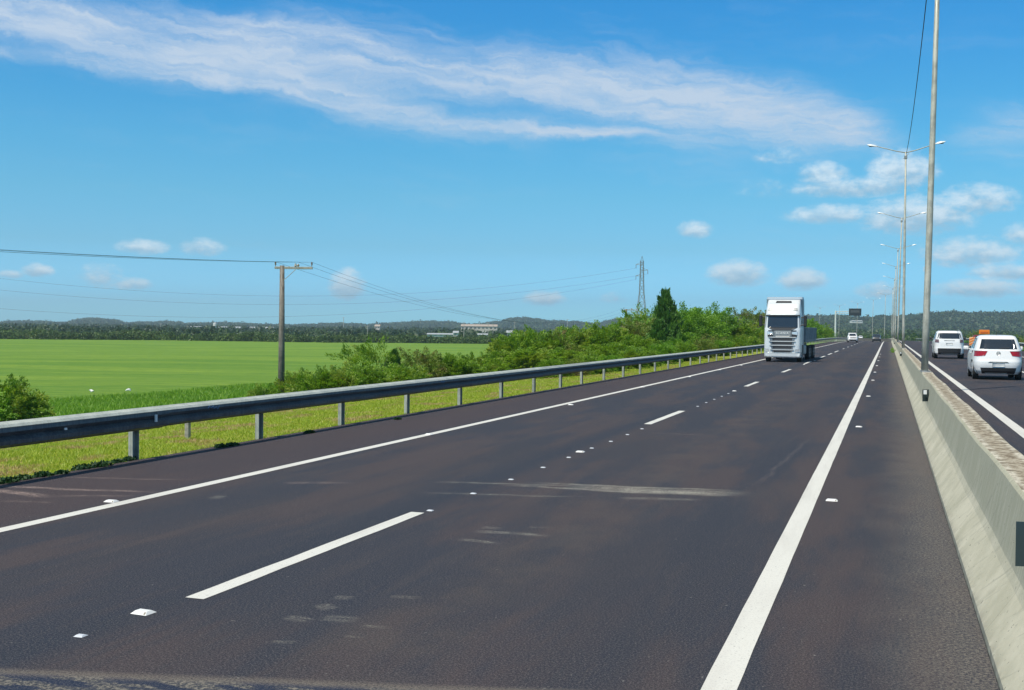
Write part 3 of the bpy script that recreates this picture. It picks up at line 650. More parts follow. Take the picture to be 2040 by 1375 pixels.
# ------------------------------------------------------------------ road studs
M_STUD = mat('stud_white', (.80, .80, .78), .4); M_STUDG = mat('stud_grey', (.58, .61, .66), .5); M_AMB = mat('stud_lens', (.30, .27, .22), .2)
def stud_proto(w_, l, h, m_, lens=True):
    m = MB(); m.raw([(-w_/2, -l/2, 0), (w_/2, -l/2, 0), (w_/2, l/2, 0), (-w_/2, l/2, 0), (-w_*.36, -l*.22, h), (w_*.36, -l*.22, h), (w_*.36, l*.22, h), (-w_*.36, l*.22, h)],
                    [(3, 2, 1, 0), (4, 5, 6, 7), (0, 1, 5, 4), (1, 2, 6, 5), (2, 3, 7, 6), (3, 0, 4, 7)])
    o = m.build('road_stud', m_)
    if lens:
        mm = MB(); y0, y1, z0, z1 = -l*.43, -l*.27, h*.25, h*.82
        mm.raw([(w_*.30, y0-.004, z0), (w_*.41, y0-.004, z0), (w_*.36, y1-.004, z1), (w_*.26, y1-.004, z1), (w_*.30, y0+.01, z0), (w_*.41, y0+.01, z0), (w_*.36, y1+.01, z1), (w_*.26, y1+.01, z1)],
               [(0, 1, 2, 3), (7, 6, 5, 4), (0, 4, 5, 1), (3, 2, 6, 7), (0, 3, 7, 4), (1, 5, 6, 2)]); mm.build('lens', M_AMB, o)
    return o
big = stud_proto(.142, .14, .024, M_STUD); small = stud_proto(.066, .065, .009, M_STUDG, False)
used = {'b': 0, 's': 0}
def stud(px, py, kind, label, group):
    src = big if kind == 'b' else small
    o = src if not used[kind] else copy_tree(src); used[kind] = 1
    P = unp(px, py); o.location = (P[0], P[1], .003+float(zr(P[1]))); o.rotation_euler.z = rng.normal(0, .05); tag(o, label, 'road stud', group); return o
for i, (a, b) in enumerate([(1657, 998), (1711, 851), (1730, 790), (1739, 758), (1743, 742), (1747, 729), (1750, 719), (1752, 711.5), (1754, 706)]):
    s = stud(a, b, 'b', f'white road stud on the right shoulder beside the edge line, {ORD[i]} from the camera', 'studs on the right shoulder')
    if i == 0: s.scale = (.95, .8, .8)
for i, (a, b) in enumerate([(222, 1000), (855, 866), (1137, 807), (1280, 771.5), (1374, 751), (1434, 737), (1477, 728)]):
    stud(a, b, 'b', f'white road stud against the left edge line, {ORD[i]} from the camera', 'studs along the left edge line')
for i, (a, b) in enumerate([(286, 1222), (1156, 901), (1463, 779.5), (1602, 726.5), (1623, 719)]):
    stud(a, b, 'b', f'large white road stud between lane dashes, {ORD[i]} from the camera', 'large studs in the lane line')
for i, (a, b) in enumerate([(161, 1268), (857, 1018), (943, 984), (1018, 956), (1082, 932), (1133, 912), (1179, 893.5), (1217, 880), (1250, 866.5), (1279, 855), (1390, 810), (1407, 802.5), (1423, 796), (1438, 790), (1451, 784.5)]):
    stud(a, b, 's', f'small flat pale stud in the dark lane seam, {ORD[i]} from the camera', 'small studs in the lane line')

# ------------------------------------------------------------------ bushes and trees along the embankment
L_ACA = leaf_mat('leaf_feathery', (.10, .215, .014), (.265, .43, .03), (.27, .36, .04), .42, .5)
L_BRI = leaf_mat('leaf_bright', (.09, .225, .016), (.23, .43, .032), None, .40)
L_DRK = leaf_mat('leaf_dark', (.045, .13, .024), (.14, .30, .045), None, .25)
L_OLV = leaf_mat('leaf_olive', (.10, .17, .022), (.24, .31, .05), (.24, .20, .07), .35, .9)
M_BARK = mat('bark', rough=.9, fn=speckled((.10, .085, .065), (.20, .175, .14), 9., bumpy=.02), spec=.1)
def bush(name, m_leaf, n_cl, per, leaf, shape, el=2., trunk=.05, cr=.15, wood_=10):
    """unit bush: radius about 1, height about 1; returns an Empty with trunk and crown"""
    r = empty(name); lobes = unit(7)*.38; lobes[:, 2] = .42+np.abs(lobes[:, 2])*.5; lr = rng.uniform(.42, .66, 7); lobes[0] = (0, 0, .45); lr[0] = .62
    cen, dirs = [], []
    while len(cen) < n_cl:
        if shape == 'cone':
            h = rng.uniform(.02, 1.)**1.1; a = rng.uniform(0, 6.28); q = ((1-h)**1.1*1.15*(.72+.28*math.sin(a*3+h*9)))*rng.uniform(.3, 1.25)+.03; p = np.array([q*math.cos(a), q*math.sin(a), h]); d = np.array([math.cos(a), math.sin(a), .9])
        else:
            k = rng.integers(7); d = unit(1)[0]; s = rng.uniform(.72, 1.06) if shape == 'dome' else rng.uniform(.55, 1.25); p = lobes[k]+d*lr[k]*s*np.array([1, 1, .80])
            if rng.uniform() < .22: p = np.array([*(unit(1)[0][:2]*rng.uniform(.3, 1.)), rng.uniform(.02, .4)])
            if p[2] < .02: continue
            d = d*np.array([1, 1, .6])+np.array([0, 0, .12])
        cen.append(p); dirs.append(d/np.linalg.norm(d))
    cen = np.array(cen); dirs = np.array(dirs); n = n_cl*per; c_ = np.repeat(cen, per, 0); d_ = np.repeat(dirs, per, 0)
    size = np.repeat(rng.uniform(.6, 1.35, n_cl), per)[:, None]*cr; t = rng.uniform(-.6, 1.5, (n, 1))
    P = c_+d_*t*size+rng.normal(size=(n, 3))*size*(.55-.2*t)*np.array([1.15, 1.15, .62]); P[:, 2] = np.abs(P[:, 2])+.005
    T = np.clip(np.repeat(rng.normal(.5, .24, n_cl), per)+rng.normal(0, .16, n), 0, 1)
    mesh_np('crown', leaf_quads(P, leaf, d_, el, 1.3), 4, m_leaf, T, r)
    m = MB(); m.tube([(0, 0, -.12), (.01, 0, .12), (.0, .01, .35)], [trunk, trunk*.8, trunk*.5], 7)
    for i in range(wood_):
        t_ = cen[rng.integers(n_cl)]; a0 = np.array([0, 0, .05 if shape != 'cone' else t_[2]*.85]); m.tube([tuple(a0), tuple(a0+(t_-a0)*.5+np.array([0, 0, .05])), tuple(t_)], [trunk*.4, trunk*.22, trunk*.07], 5)
    if shape == 'cone': m.tube([(0, 0, .0), (0, 0, .93)], [trunk*.8, trunk*.2], 6)
    m.build('trunk', M_BARK, r); return r
PROT = {'aca': [bush('roadside_bush', L_ACA, 400, 80, .025, 'dome', 2.2, cr=.085, wood_=14) for _ in range(3)],
        'bri': [bush('leafy_tree', L_BRI, 330, 85, .026, 'dome', 1.5, cr=.09) for _ in range(2)],
        'drk': [bush('dark_tree', L_DRK, 300, 60, .030, 'cone', 2.6, cr=.075)],
        'olv': [bush('roadside_bush', L_OLV, 280, 75, .021, 'open', 2.2, cr=.085, wood_=22) for _ in range(2)],
        'air': [bush('roadside_bush', L_ACA, 170, 75, .020, 'open', 2.6, cr=.085, wood_=40)]}
pused = {k: 0 for k in PROT}
for v in PROT.values():
    for o in v: o['proto'] = 1
def col_Y(px, X):
    lo, hi = 3., 600.
    for _ in range(60):
        mid = (lo+hi)/2
        if proj((X, mid, 0))[0] < px: lo = mid
        else: hi = mid
    return lo
fresh = {id(o): True for v in PROT.values() for o in v}; keep = {id(o): o for v in PROT.values() for o in v}
def plant(kind, px, X, top, wpx, label, cat='bush', group=None, zmin=None):
    Y = col_Y(px, X); D = float(np.array([X, Y]) @ FW); z0 = float(ground_z(X, Y)); zt = zat(px, top, D); h = max(zt-z0, .5); wr = wpx/FPX*D/2; wr = max(wr*1.5, h*.72) if kind != 'drk' else max(wr*1.25, h*.42); h *= .90 if kind != 'drk' else 1.
    src = PROT[kind][pused[kind] % len(PROT[kind])]; pused[kind] += 1
    if fresh[id(src)]: o = src; fresh[id(src)] = False
    else: o = copy_tree(src)
    o.location = (X, Y, z0-.02); o.scale = (wr, wr, h*.97); o.rotation_euler.z = rng.uniform(0, 6.28); tag(o, label, cat, group); return o
GB = 'bushes behind the left guardrail'
plant('aca', 8, -36, 742, 150, 'rounded green bush at the left edge of the photo, standing in the grass', group=GB)
plant('bri', -60, -36, 750, 150, 'bright green bush cut off by the left frame edge', group=GB)
LST = [('aca', 596, -25, 733, 70, 'low bush just right of the near utility pole foot'), ('aca', 528, -24, 764, 40, 'small low bush just left of the near utility pole'), ('aca', 634, -20, 726, 90, 'low spreading bush, second to the right of the near utility pole'), ('aca', 682, -19, 732, 90, 'low yellow green bush left of the tall airy bush'),
       ('air', 745, -21, 672, 100, 'tall airy bush with bare feathery tips standing above its low neighbours'), ('drk', 785, -20, 700, 60, 'small dark leaved bush tucked right of the airy bush'), ('aca', 735, -18.5, 722, 110, 'dense low bush in front of the airy bush'),
       ('aca', 800, -18, 722, 90, 'small bush below the dark leaved one, right behind the rail'), ('olv', 845, -19, 690, 95, 'grey green open bush in the low part of the thicket'), ('aca', 885, -18.5, 700, 90, 'yellow green bush right of the grey green open one'),
       ('aca', 930, -17.5, 712, 90, 'low bush just before the tall thicket starts'), ('aca', 965, -18, 700, 80, 'bush at the left foot of the tall thicket'),
       ('aca', 1020, -20, 655, 120, 'tall rounded bush that starts the high part of the thicket'), ('aca', 1075, -19, 650, 110, 'second tall rounded bush of the high thicket'), ('olv', 1110, -18, 660, 90, 'olive bush in the middle of the thicket behind the guardrail'),
       ('aca', 1050, -16.8, 690, 110, 'lower bush in front of the first tall bushes of the thicket'), ('aca', 1150, -19, 645, 110, 'rounded yellow green bush left of the short distant pole'), ('aca', 1205, -19, 640, 110, 'tall bush directly left of the pole with a crossarm'),
       ('aca', 1130, -16.2, 690, 110, 'low bush close behind the guardrail halfway along the thicket'), ('aca', 1215, -16.2, 680, 110, 'low front bush below the pole with a crossarm'), ('olv', 1255, -18.5, 632, 90, 'olive bush hiding the foot of the distant crossarm pole'),
       ('air', 1285, -20, 606, 80, 'sparse twiggy tree left of the dark pointed tree'), ('aca', 1270, -16.5, 668, 90, 'low front bush left of the dark pointed tree')]
for kd, px_, X, top, wp, lb in LST: plant(kd, px_, X-(5.5 if px_ < 1000 else 3. if px_ < 1160 else 1.), top, wp, lb, group=GB)
plant('drk', 1325, -17, 583, 92, 'dark green pointed tree rising above the thicket left of the truck', 'tree')
plant('bri', 1300, -15.2, 690, 70, 'bright low bush in front of the dark pointed tree', 'bush', GB)
plant('bri', 1340, -15.0, 672, 70, 'green low bush right of the pointed tree foot', 'bush', GB)
plant('drk', 1312, -16.4, 640, 90, 'dark lower shrub at the foot of the pointed tree', 'bush', GB)
LST2 = [('bri', 1292, -19.5, 622, 80, 'bright green tree crown touching the left side of the pointed tree', 'tree'), ('bri', 1358, -18.5, 606, 80, 'bright green crown touching the right side of the pointed tree', 'tree'), ('bri', 1385, -18, 600, 110, 'bright green leafy tree between the pointed tree and the truck', 'tree'), ('bri', 1420, -18.5, 606, 90, 'bright green tree with ragged top just right of the tallest leafy one', 'tree'),
        ('bri', 1360, -16, 655, 80, 'bright low bush in front of the leafy trees', 'bush'), ('olv', 1405, -15.8, 668, 80, 'olive brown bush below the leafy trees', 'bush'), ('aca', 1455, -17, 630, 80, 'yellow green bush left of the truck', 'bush'),
        ('olv', 1490, -18.5, 612, 90, 'reddish olive tree whose crown meets the truck mirror', 'tree'), ('aca', 1470, -15.8, 662, 60, 'low bush behind the rail left of the truck', 'bush'), ('aca', 1505, -16, 650, 60, 'bush partly hidden by the truck cab', 'bush'),
        ('olv', 1535, -18, 620, 70, 'olive tree hidden behind the truck cab', 'tree'), ('bri', 1580, -16.5, 636, 60, 'green tree hidden behind the truck', 'tree'), ('bri', 1608, -15.8, 628, 44, 'bright green tree just right of the truck', 'tree'),
        ('aca', 1628, -15.5, 640, 34, 'yellow green bush right of the truck', 'bush'), ('bri', 1643, -15, 650, 26, 'last green bush of the thicket beside the white sign mast', 'bush'), ('olv', 1652, -15, 660, 16, 'small far bush at the foot of the white sign mast', 'bush')]
for kd, px_, X, top, wp, lb, ct in LST2: plant(kd, px_, X, top, wp, lb, ct, GB if ct == 'bush' else 'trees behind the left guardrail')

for i, (kd, px_, X, top, wp) in enumerate([('aca', 1095, -14.6, 712, 60), ('olv', 1140, -14.0, 716, 60), ('aca', 1175, -13.8, 705, 60), ('bri', 1215, -13.6, 702, 60), ('aca', 1250, -13.5, 690, 60), ('aca', 1285, -13.4, 688, 60), ('bri', 1325, -13.3, 680, 60), ('aca', 1365, -13.3, 680, 50), ('olv', 1400, -13.2, 672, 50), ('bri', 1435, -13.2, 672, 50), ('aca', 1470, -13.1, 668, 40), ('aca', 1500, -13.1, 668, 40)]):
    plant(kd, px_, X, top, wp, f'low bush of the front row touching the guardrail posts, {ORD[i]} from the left', group='low bushes right behind the guardrail')
# right hand side beyond the outer guardrail
def plant_at(kind, X, Y, h, wr, label, cat='bush', group=None):
    src = PROT[kind][pused[kind] % len(PROT[kind])]; pused[kind] += 1; o = copy_tree(src)
    o.location = (X, Y, float(ground_z(X, Y))-.02); o.scale = (wr, wr, h); o.rotation_euler.z = rng.uniform(0, 6.28); tag(o, label, cat, group); return o
for i in range(26):
    Y = 95+i*13+rng.uniform(-4, 4); X = 21+rng.uniform(0, 14)+float(cx(Y))
    plant_at(['aca', 'olv', 'bri'][i % 3], X, Y, rng.uniform(3.2, 4.6), rng.uniform(2, 3.2), 'green bush in the row beyond the right hand guardrail', 'bush', 'bushes beyond the right guardrail')
# weeds
L_WEED = leaf_mat('leaf_weed', (.012, .045, .014), (.035, .09, .025), None, .2)
def weed(X, Y, r_, h, label, m_=L_WEED, n=260, z=None):
    P = unit(n)*rng.uniform(.2, 1, (n, 1))*np.array([r_, r_*1.6, h]); P[:, 2] = np.abs(P[:, 2]); o = mesh_np('weed_clump', leaf_quads(P, .035, None, 1.5, .5), 4, m_, rng.uniform(0, 1, n)); o.location = (X, Y, z if z is not None else 0.)
    tag(o, label, 'weed', 'weeds along the asphalt edge'); return o
for i, (a, b, r_) in enumerate([(15, 958, .16), (50, 951, .13), (90, 945, .14), (128, 940, .10), (170, 930, .15), (205, 925, .18), (240, 917, .10), (262, 912, .10), (445, 887, .13), (468, 884, .12), (620, 859, .12), (795, 832, .10)]):
    P = unp(a, b+4); weed(P[0]-.04, P[1], r_*.8, r_*.42, f'dark green weed clump at the left asphalt edge, {ORD[i]} from the left', n=320)
Yw = on_bar(1789)
weed(BAR_X-.15, Yw+9, .35, .5, 'green weed clump growing at the foot of the barrier in the distance', L_BRI, 500)
weed(BAR_X-.12, Yw+22, .25, .35, 'farther small weed clump at the foot of the barrier', L_BRI, 300)

# ------------------------------------------------------------------ grass
def blades(n, x0, x1, y0, y1, h, wd, ypow=1.6, cond=None):
    Y = y0+(y1-y0)*rng.uniform(0, 1, n)**ypow; X = rng.uniform(x0, x1, n); Z = ground_z(X, Y); hh = h*rng.uniform(.45, 1.25, n); 
    a = rng.uniform(0, 2*PI, n); ww = wd*rng.uniform(.6, 1.3, n)*(1+Y/60); dx, dy = np.cos(a)*ww, np.sin(a)*ww; ln = rng.normal(0, .8, (n, 2))*hh[:, None]
    V = np.stack([np.stack([X-dx, Y-dy, Z-.02], 1), np.stack([X+dx, Y+dy, Z-.02], 1), np.stack([X+ln[:, 0], Y+ln[:, 1], Z+hh], 1)], 1); return V, X, Y
G_V = leaf_mat('grass_verge', (.26, .38, .024), (.46, .52, .06), (.50, .36, .18), .4, .9)
G_S = leaf_mat('grass_slope', (.12, .28, .018), (.26, .46, .032), None, .45)
V, X, Y = blades(300000, -19.5, -10.5, 9, 85, .055, .009)
o = mesh_np('verge_grass', V, 3, G_V, rng.uniform(0, 1, len(X))); tag(o, 'short yellow green mown grass under the left guardrail', 'grass', kind='stuff')
V, X, Y = blades(170000, -34, -18.5, 14, 130, .17, .016, 1.3); 
clump = .5+.5*wav(X*3, Y*3, 4.); V[:, 2, 2] += .08*clump
o = mesh_np('slope_grass', V, 3, G_S, np.clip(rng.uniform(0, 1, len(X))*.7+.3*clump, 0, 1)); tag(o, 'tall bright green grass on the slope behind the guardrail', 'grass', kind='stuff')
V, X, Y = blades(150000, -58, -30, 22, 150, .34, .035, 1.3); clump = .5+.5*wav(X*2, Y*2, 5.); V[:, 2, 2] += .25*clump
o = mesh_np('rough_grass', V, 3, G_S, np.clip(rng.uniform(0, 1, len(X))*.7+.3*clump, 0, 1)); tag(o, 'rough green grass between the slope and the field', 'grass', kind='stuff')
V, X, Y = blades(30000, 12.5, 20, 30, 250, .3, .02, 1.3)
o = mesh_np('verge_grass', V, 3, G_S, rng.uniform(0, 1, len(X))); tag(o, 'green grass on the verge beyond the right guardrail', 'grass', kind='stuff')
# small marker post and litter
P = unp(374, 862, float(ground_z(-12.5, 14.)))
m = MB(); m.box((0, 0, .19), (.09, .09, .42), .012); o = m.build('marker_post', mat('old_concrete', rough=.9, fn=speckled((.24, .23, .20), (.38, .36, .32), 14.))); 
o.location = (-12.6, col_Y(374, -12.6), float(ground_z(-12.6, 15))-.03); tag(o, 'short grey marker post in the grass seen under the guardrail', 'post')
M_LIT = mat('white_plastic', (.75, .75, .72), .5)
for i, (a, b) in enumerate([(182, 779), (255, 777)]):
    P = unp(a, b, -3.7); pts = unit(26)*np.array([.30, .22, .16])*rng.uniform(.6, 1.1, (26, 1)); bm = bmesh.new(); [bm.verts.new(p) for p in pts]; bmesh.ops.convex_hull(bm, input=bm.verts); me = bpy.data.meshes.new('litter'); bm.to_mesh(me); bm.free(); me.materials.append(M_LIT)
    o = bpy.data.objects.new('litter', me); C.objects.link(o); o.location = (P[0], P[1], float(ground_z(P[0], P[1]))+.38); tag(o, ['crumpled white litter in the grass, nearer the left frame edge', 'crumpled white litter in the grass, farther from the left edge'][i], 'litter')

# ------------------------------------------------------------------ utility poles, pylons and wires
M_WOOD = mat('weathered_pole', rough=.85, fn=galv((.12, .105, .085), (.23, .20, .165), 4.)); M_ARM = mat('crossarm', rough=.8, fn=galv((.32, .30, .25), (.46, .43, .37), 4.)); M_INS = mat('insulator', (.20, .14, .10), .35)
def upole(h):
    r = empty('utility_pole'); m = MB(); m.tube([(0, 0, -.3), (0, 0, h*.5), (0, 0, h)], [.20, .165, .125], 10); m.build('pole', M_WOOD, r, True)
    m = MB(); m.box((.62, 0, h-.12), (2.05, .11, .13), .012); ca = m.build('crossarm', M_ARM, r)
    m = MB(); m.tube([(.05, -.07, h-.85), (.75, -.07, h-.2)], .018, 6); m.build('brace', M_ARM, r)
    for x in (-.36, 1.60):
        m = MB(); m.tube([(x, 0, h-.06), (x, 0, h+.02), (x, 0, h+.05), (x, 0, h+.10), (x, 0, h+.13), (x, 0, h+.21)], [.014, .015, .055, .03, .055, .03], 8); m.build('insulator', M_INS, r)
    m = MB(); m.tube([(.72, 0, h-.05), (.72, 0, h+.0), (.72, 0, h+.04), (.72, 0, h+.12)], [.03, .09, .05, .05], 8); m.tube([(.86, 0, h-.05), (.86, 0, h+.02), (.86, 0, h+.10)], [.04, .08, .04], 8); m.build('insulator', M_ARM, r)
    return r
D1, D2 = 60., 160.
p1 = dep(561, D1); p2 = dep(1247, D2); z1 = float(ground_z(*p1)); z2 = float(ground_z(*p2)); h1 = zat(561, 533, D1)-z1+.10; h2 = zat(1247, 616, D2)-z2
A1 = upole(h1); A1.location = (*p1, z1); A1.rotation_euler.z = math.atan2(p2[1]-p1[1], p2[0]-p1[0])-PI/2+R_(18); tag(A1, 'tall weathered utility pole with crossarm, standing beyond the left guardrail', 'utility pole', 'utility poles')
A2 = upole(h2); A2.location = (*p2, z2); A2.rotation_euler.z = A1.rotation_euler.z; tag(A2, 'short looking distant utility pole with crossarm above the bushes', 'utility pole', 'utility poles')
p0 = 2*p1-p2; A0 = upole(h1); A0.location = (*p0, float(ground_z(*p0))); A0.rotation_euler.z = A1.rotation_euler.z; tag(A0, 'utility pole behind the camera carrying the same wires', 'utility pole')
p3 = 2*p2-p1; bpy.context.view_layer.update()
def tips(o, h): return [np.array(o.matrix_world @ Vector((x, 0, h+.2))) for x in (-.36, .86, 1.60)]
T0, T1, T2 = tips(A0, h1), tips(A1, h1), tips(A2, h2)
for i in range(3):
    for j, (a, b, s) in enumerate(((T0[i], T1[i], 1.5), (T1[i], T2[i], 2.7))):
        m = MB(); m.tube(sag(a, b, s+.12*i, 30), .0065, 5, False); o = m.build('power_wire', M_WIRE); tag(o, f'{["left", "middle", "right"][i]} wire of the {["span running left from the near utility pole", "sagging span between the two utility poles"][j]}', 'wire', 'wires on the utility poles')
M_STEEL = mat('pylon_steel', (.26, .28, .29), .6, .2); MW2 = mat('conductor', (.16, .18, .2), .6)
def pylon(H, name='pylon'):
    r = empty(name); m = MB(); n = 9; lv = [H*(1-(1-k/n)**1.15) for k in range(n+1)]
    def hw(z): q = z/H; return 3.3*(1-q/.62)+1.0*(q/.62) if q < .62 else 1.0-.35*(q-.62)/.38
    for a in (-1, 1):
        for b in (-1, 1): m.tube([(a*hw(z), b*hw(z), z) for z in lv], .13, 4)
    for k in range(n):
        z0, z1_ = lv[k], lv[k+1]; u, v = hw(z0), hw(z1_)
        for s in (-1, 1):
            m.tube([(-u, s*u, z0), (v, s*v, z1_)], .06, 4); m.tube([(u, s*u, z0), (-v, s*v, z1_)], .06, 4); m.tube([(s*u, -u, z0), (s*v, v, z1_)], .06, 4); m.tube([(-v, s*v, z1_), (v, s*v, z1_)], .05, 4)
    m.tube([(-.6, 0, H), (0, 0, H+2.2)], .1, 4); m.tube([(.6, 0, H), (0, 0, H+2.2)], .1, 4); m.build('lattice', M_STEEL, r)
    for z, s in ((H*.95, -1), (H*.88, 1), (H*.81, -1), (H*.95, 1)) [:3]:
        m = MB(); m.tube([(0, 0, z), (s*2.9, 0, z+.2)], .11, 4); m.tube([(0, 0, z+1.3), (s*2.9, 0, z+.2)], .08, 4); a = m.build('arm', M_STEEL, r)
        m = MB(); m.tube([(s*2.8, 0, z+.15), (s*2.8, 0, z-1.6)], .12, 6); m.build('insulator', M_INS, a)
    return r
DP = 520.; pp = dep(1277, DP); zt = zat(1277, 520, DP); zb = float(ground_z(*pp)); HP = zt-zb
PA = pylon(HP); PA.location = (*pp, zb); tag(PA, 'tall lattice steel pylon behind the trees left of the truck', 'pylon')
pb = dep(-1500, 330.); PA.rotation_euler.z = math.atan2(pb[1]-pp[1], pb[0]-pp[0])+PI/2+.9
LV = []
for i, (q, s) in enumerate(((.95, -1), (.88, 1), (.81, -1))):
    za = zb+HP*q-1.5; tgt = [[(0, 555), (560, 590)], [(0, 578), (560, 607)], [(0, 615), (560, 631)]][i]
    off = s*2.8; ax = np.array([math.cos(PA.rotation_euler.z), math.sin(PA.rotation_euler.z)])*off; a = pp+ax; b = pb+ax; ts, zs = [0.], [za]
    for (x, y) in tgt:                                    # where the span crosses this column
        lo, hi = 0., 1.
        for _ in range(60):
            mid = (lo+hi)/2; q_ = a+(b-a)*mid
            if proj((q_[0], q_[1], 5.))[0] > x: lo = mid
            else: hi = mid
        q_ = a+(b-a)*lo; ts.append(lo); zs.append(zat(x, y, float(q_ @ FW)))
    co = np.polyfit(ts, zs, 2); m = MB(); m.tube([(*(a+(b-a)*t_), float(np.polyval(co, t_))) for t_ in np.linspace(0, 1, 60)],   .034, 4, False)
    LV.append(float(np.polyval(co, 1))); o = m.build('transmission_line', MW2); tag(o, f'{["upper", "middle", "lowest"][i]} of three long transmission lines crossing the sky above the field', 'power line', 'transmission lines above the field')
PB = pylon(max(LV)-float(ground_z(*pb))+3); PB.location = (*pb, float(ground_z(*pb))); PB.rotation_euler.z = PA.rotation_euler.z; tag(PB, 'lattice pylon left of the frame carrying the transmission lines', 'pylon')
# farther small poles and masts
M_PALE = mat('pale_pole', (.42, .41, .36), .7)
for i, (x, yt, yb_, D, lb) in enumerate([(1025, 640, 662, 420, 'right of the beige hall'), (924, 641, 664, 430, 'at the left end of the beige hall'), (972, 642, 664, 430, 'in front of the beige hall'), (982, 647, 664, 440, 'shorter, at the right end of the beige hall'), (684, 632, 650, 1500, 'rising from the wooded ridge'),
                                         (732, 648, 668, 420, 'right of the near utility pole'), (516, 652, 664, 520, 'in front of the white sheds left of the utility pole'), (320, 645, 653, 1400, 'among trees left of the water tower'), (1130, 636, 650, 1500, 'on the ridge above the bushes')]):
    P = dep(x, D); z0 = zat(x, yb_, D)-1.5; z1_ = zat(x, yt, D); m = MB(); m.tube([(0, 0, 0), (0, 0, z1_-z0)], [.16*D/500, .10*D/500], 6); m.tube([(-.9*D/600, 0, z1_-z0-.5), (.9*D/600, 0, z1_-z0-.5)], .05*D/500, 4)
    o = m.build('distant_pole', M_PALE); o.location = (*P, z0); tag(o, 'tiny pale far pole, '+lb, 'pole', 'far poles on the plain')

# ------------------------------------------------------------------ far buildings
M_WALLW = mat('white_wall', rough=.8, fn=speckled((.62, .62, .58), (.72, .71, .68), .3)); M_WALLB = mat('beige_wall', rough=.85, fn=speckled((.46, .42, .36), (.56, .52, .46), .3)); M_WALLP = mat('pinkish_wall', rough=.85, fn=speckled((.52, .46, .43), (.62, .57, .54), .3))
M_ROOF = mat('roof_sheet', (.50, .52, .52), .5, .2); M_ROOFR = mat('roof_tile', (.42, .35, .29), .8); M_WIN = mat('dark_window', (.03, .04, .05), .2)
def shed(x0, x1, yt, yb_, D, wall, roof, label, extra=3., cat='warehouse', name='warehouse', nwin=6, deep=18.):
    a, b = dep(x0, D), dep(x1, D); c = (a+b)/2; L = np.linalg.norm(b-a); zt_ = zat((x0+x1)/2, yt, D); zb_ = zat((x0+x1)/2, yb_, D)-extra; zb_ = min(zb_, -2.) if name != 'farmhouse' else zb_; H = zt_-zb_; r = empty(name, (*c, zb_), TH); rh = min(.28*H, 1.6)
    m = MB(); w2 = deep/2; e = H-rh; V_ = [(-L/2, 0, 0), (L/2, 0, 0), (L/2, deep, 0), (-L/2, deep, 0), (-L/2, 0, e), (L/2, 0, e), (L/2, deep, e), (-L/2, deep, e), (-L/2, w2, H-.05), (L/2, w2, H-.05)]
    m.raw(V_, [(0, 1, 5, 4), (1, 2, 6, 9, 5), (2, 3, 7, 6), (3, 0, 4, 8, 7)]); m.build('wall', wall, r)
    m = MB(); m.raw([(-L/2-.3, -.4, e-.06), (L/2+.3, -.4, e-.06), (L/2+.3, w2, H), (-L/2-.3, w2, H), (-L/2-.3, deep+.4, e-.06), (L/2+.3, deep+.4, e-.06),
                     (-L/2-.3, -.4, e+.06), (L/2+.3, -.4, e+.06), (L/2+.3, w2, H+.12), (-L/2-.3, w2, H+.12), (-L/2-.3, deep+.4, e+.06), (L/2+.3, deep+.4, e+.06)],
                    [(0, 3, 2, 1), (3, 4, 5, 2), (6, 7, 8, 9), (9, 8, 11, 10), (0, 1, 7, 6), (4, 10, 11, 5), (1, 2, 8, 7), (2, 5, 11, 8), (0, 6, 9, 3), (3, 9, 10, 4)]); m.build('roof', roof, r)
    for k in range(nwin):
        m = MB(); m.box((-L/2+L*(k+.5)/nwin, -.03, e*.72), (L/nwin*.45, .12, e*.16)); m.build('window', M_WIN, r)
    tag(r, label, cat); return r
shed(-20, 32, 650.5, 656, 1250, M_WALLW, M_ROOF, 'white shed far off at the left edge above the tree belt'); shed(144, 172, 650.5, 655, 1250, M_WALLW, M_ROOF, 'short white shed far off under the left hill')
shed(192, 268, 651, 655, 1300, M_WALLW, M_ROOF, 'long thin white shed under the tallest left hill'); shed(364, 412, 650.5, 656, 1150, M_WALLP, M_ROOF, 'pinkish warehouse just left of the white water tower', cat='warehouse')
shed(432, 480, 651, 655, 1200, M_WALLW, M_ROOF, 'white warehouse just right of the white water tower'); shed(494, 541, 651.5, 657, 1050, M_WALLW, M_ROOF, 'white warehouse immediately left of the near utility pole')
shed(472, 508, 663.5, 666.5, 455, M_WALLP, M_ROOF, 'low pink wall like shed in the trees left of the utility pole', 1, 'shed', 'shed', 3, 8); shed(851, 905, 664.5, 669, 452, M_WALLW, M_ROOF, 'long low white shed beyond the field, left of the tall thicket', .5, 'shed', 'shed', 5, 9)
shed(903, 912, 660, 667, 450, M_WALLW, M_ROOF, 'small white hut at the right end of the long low shed', .5, 'hut', 'hut', 1, 5); shed(918, 990, 646.5, 655, 900, M_WALLB, M_ROOFR, 'long beige hall with brown roof on the rise beyond the field', 3, 'hall', 'hall', 9)
shed(746, 756, 647, 653, 1000, M_WALLP, M_ROOFR, 'small pinkish house on the wooded ridge', 2, 'house', 'house', 2, 8); shed(952, 970, 665, 669, 450, M_WALLW, M_ROOF, 'tiny white shed below the beige hall', .5, 'shed', 'shed', 2, 5); shed(1010, 1020, 659, 666, 445, M_WALLW, M_ROOF, 'tiny white hut at the left foot of the tall thicket', .5, 'hut', 'hut', 1, 5)
shed(1697, 1706, 638.5, 642, 1350, M_WALLW, M_ROOF, 'white farm building on the hillside behind the sign gantry, left one', 1, 'house', 'farmhouse', 2, 10); shed(1708, 1718, 638.5, 642.5, 1350, M_WALLW, M_ROOF, 'white farm building on the hillside behind the sign gantry, right one', 1, 'house', 'farmhouse', 2, 10)
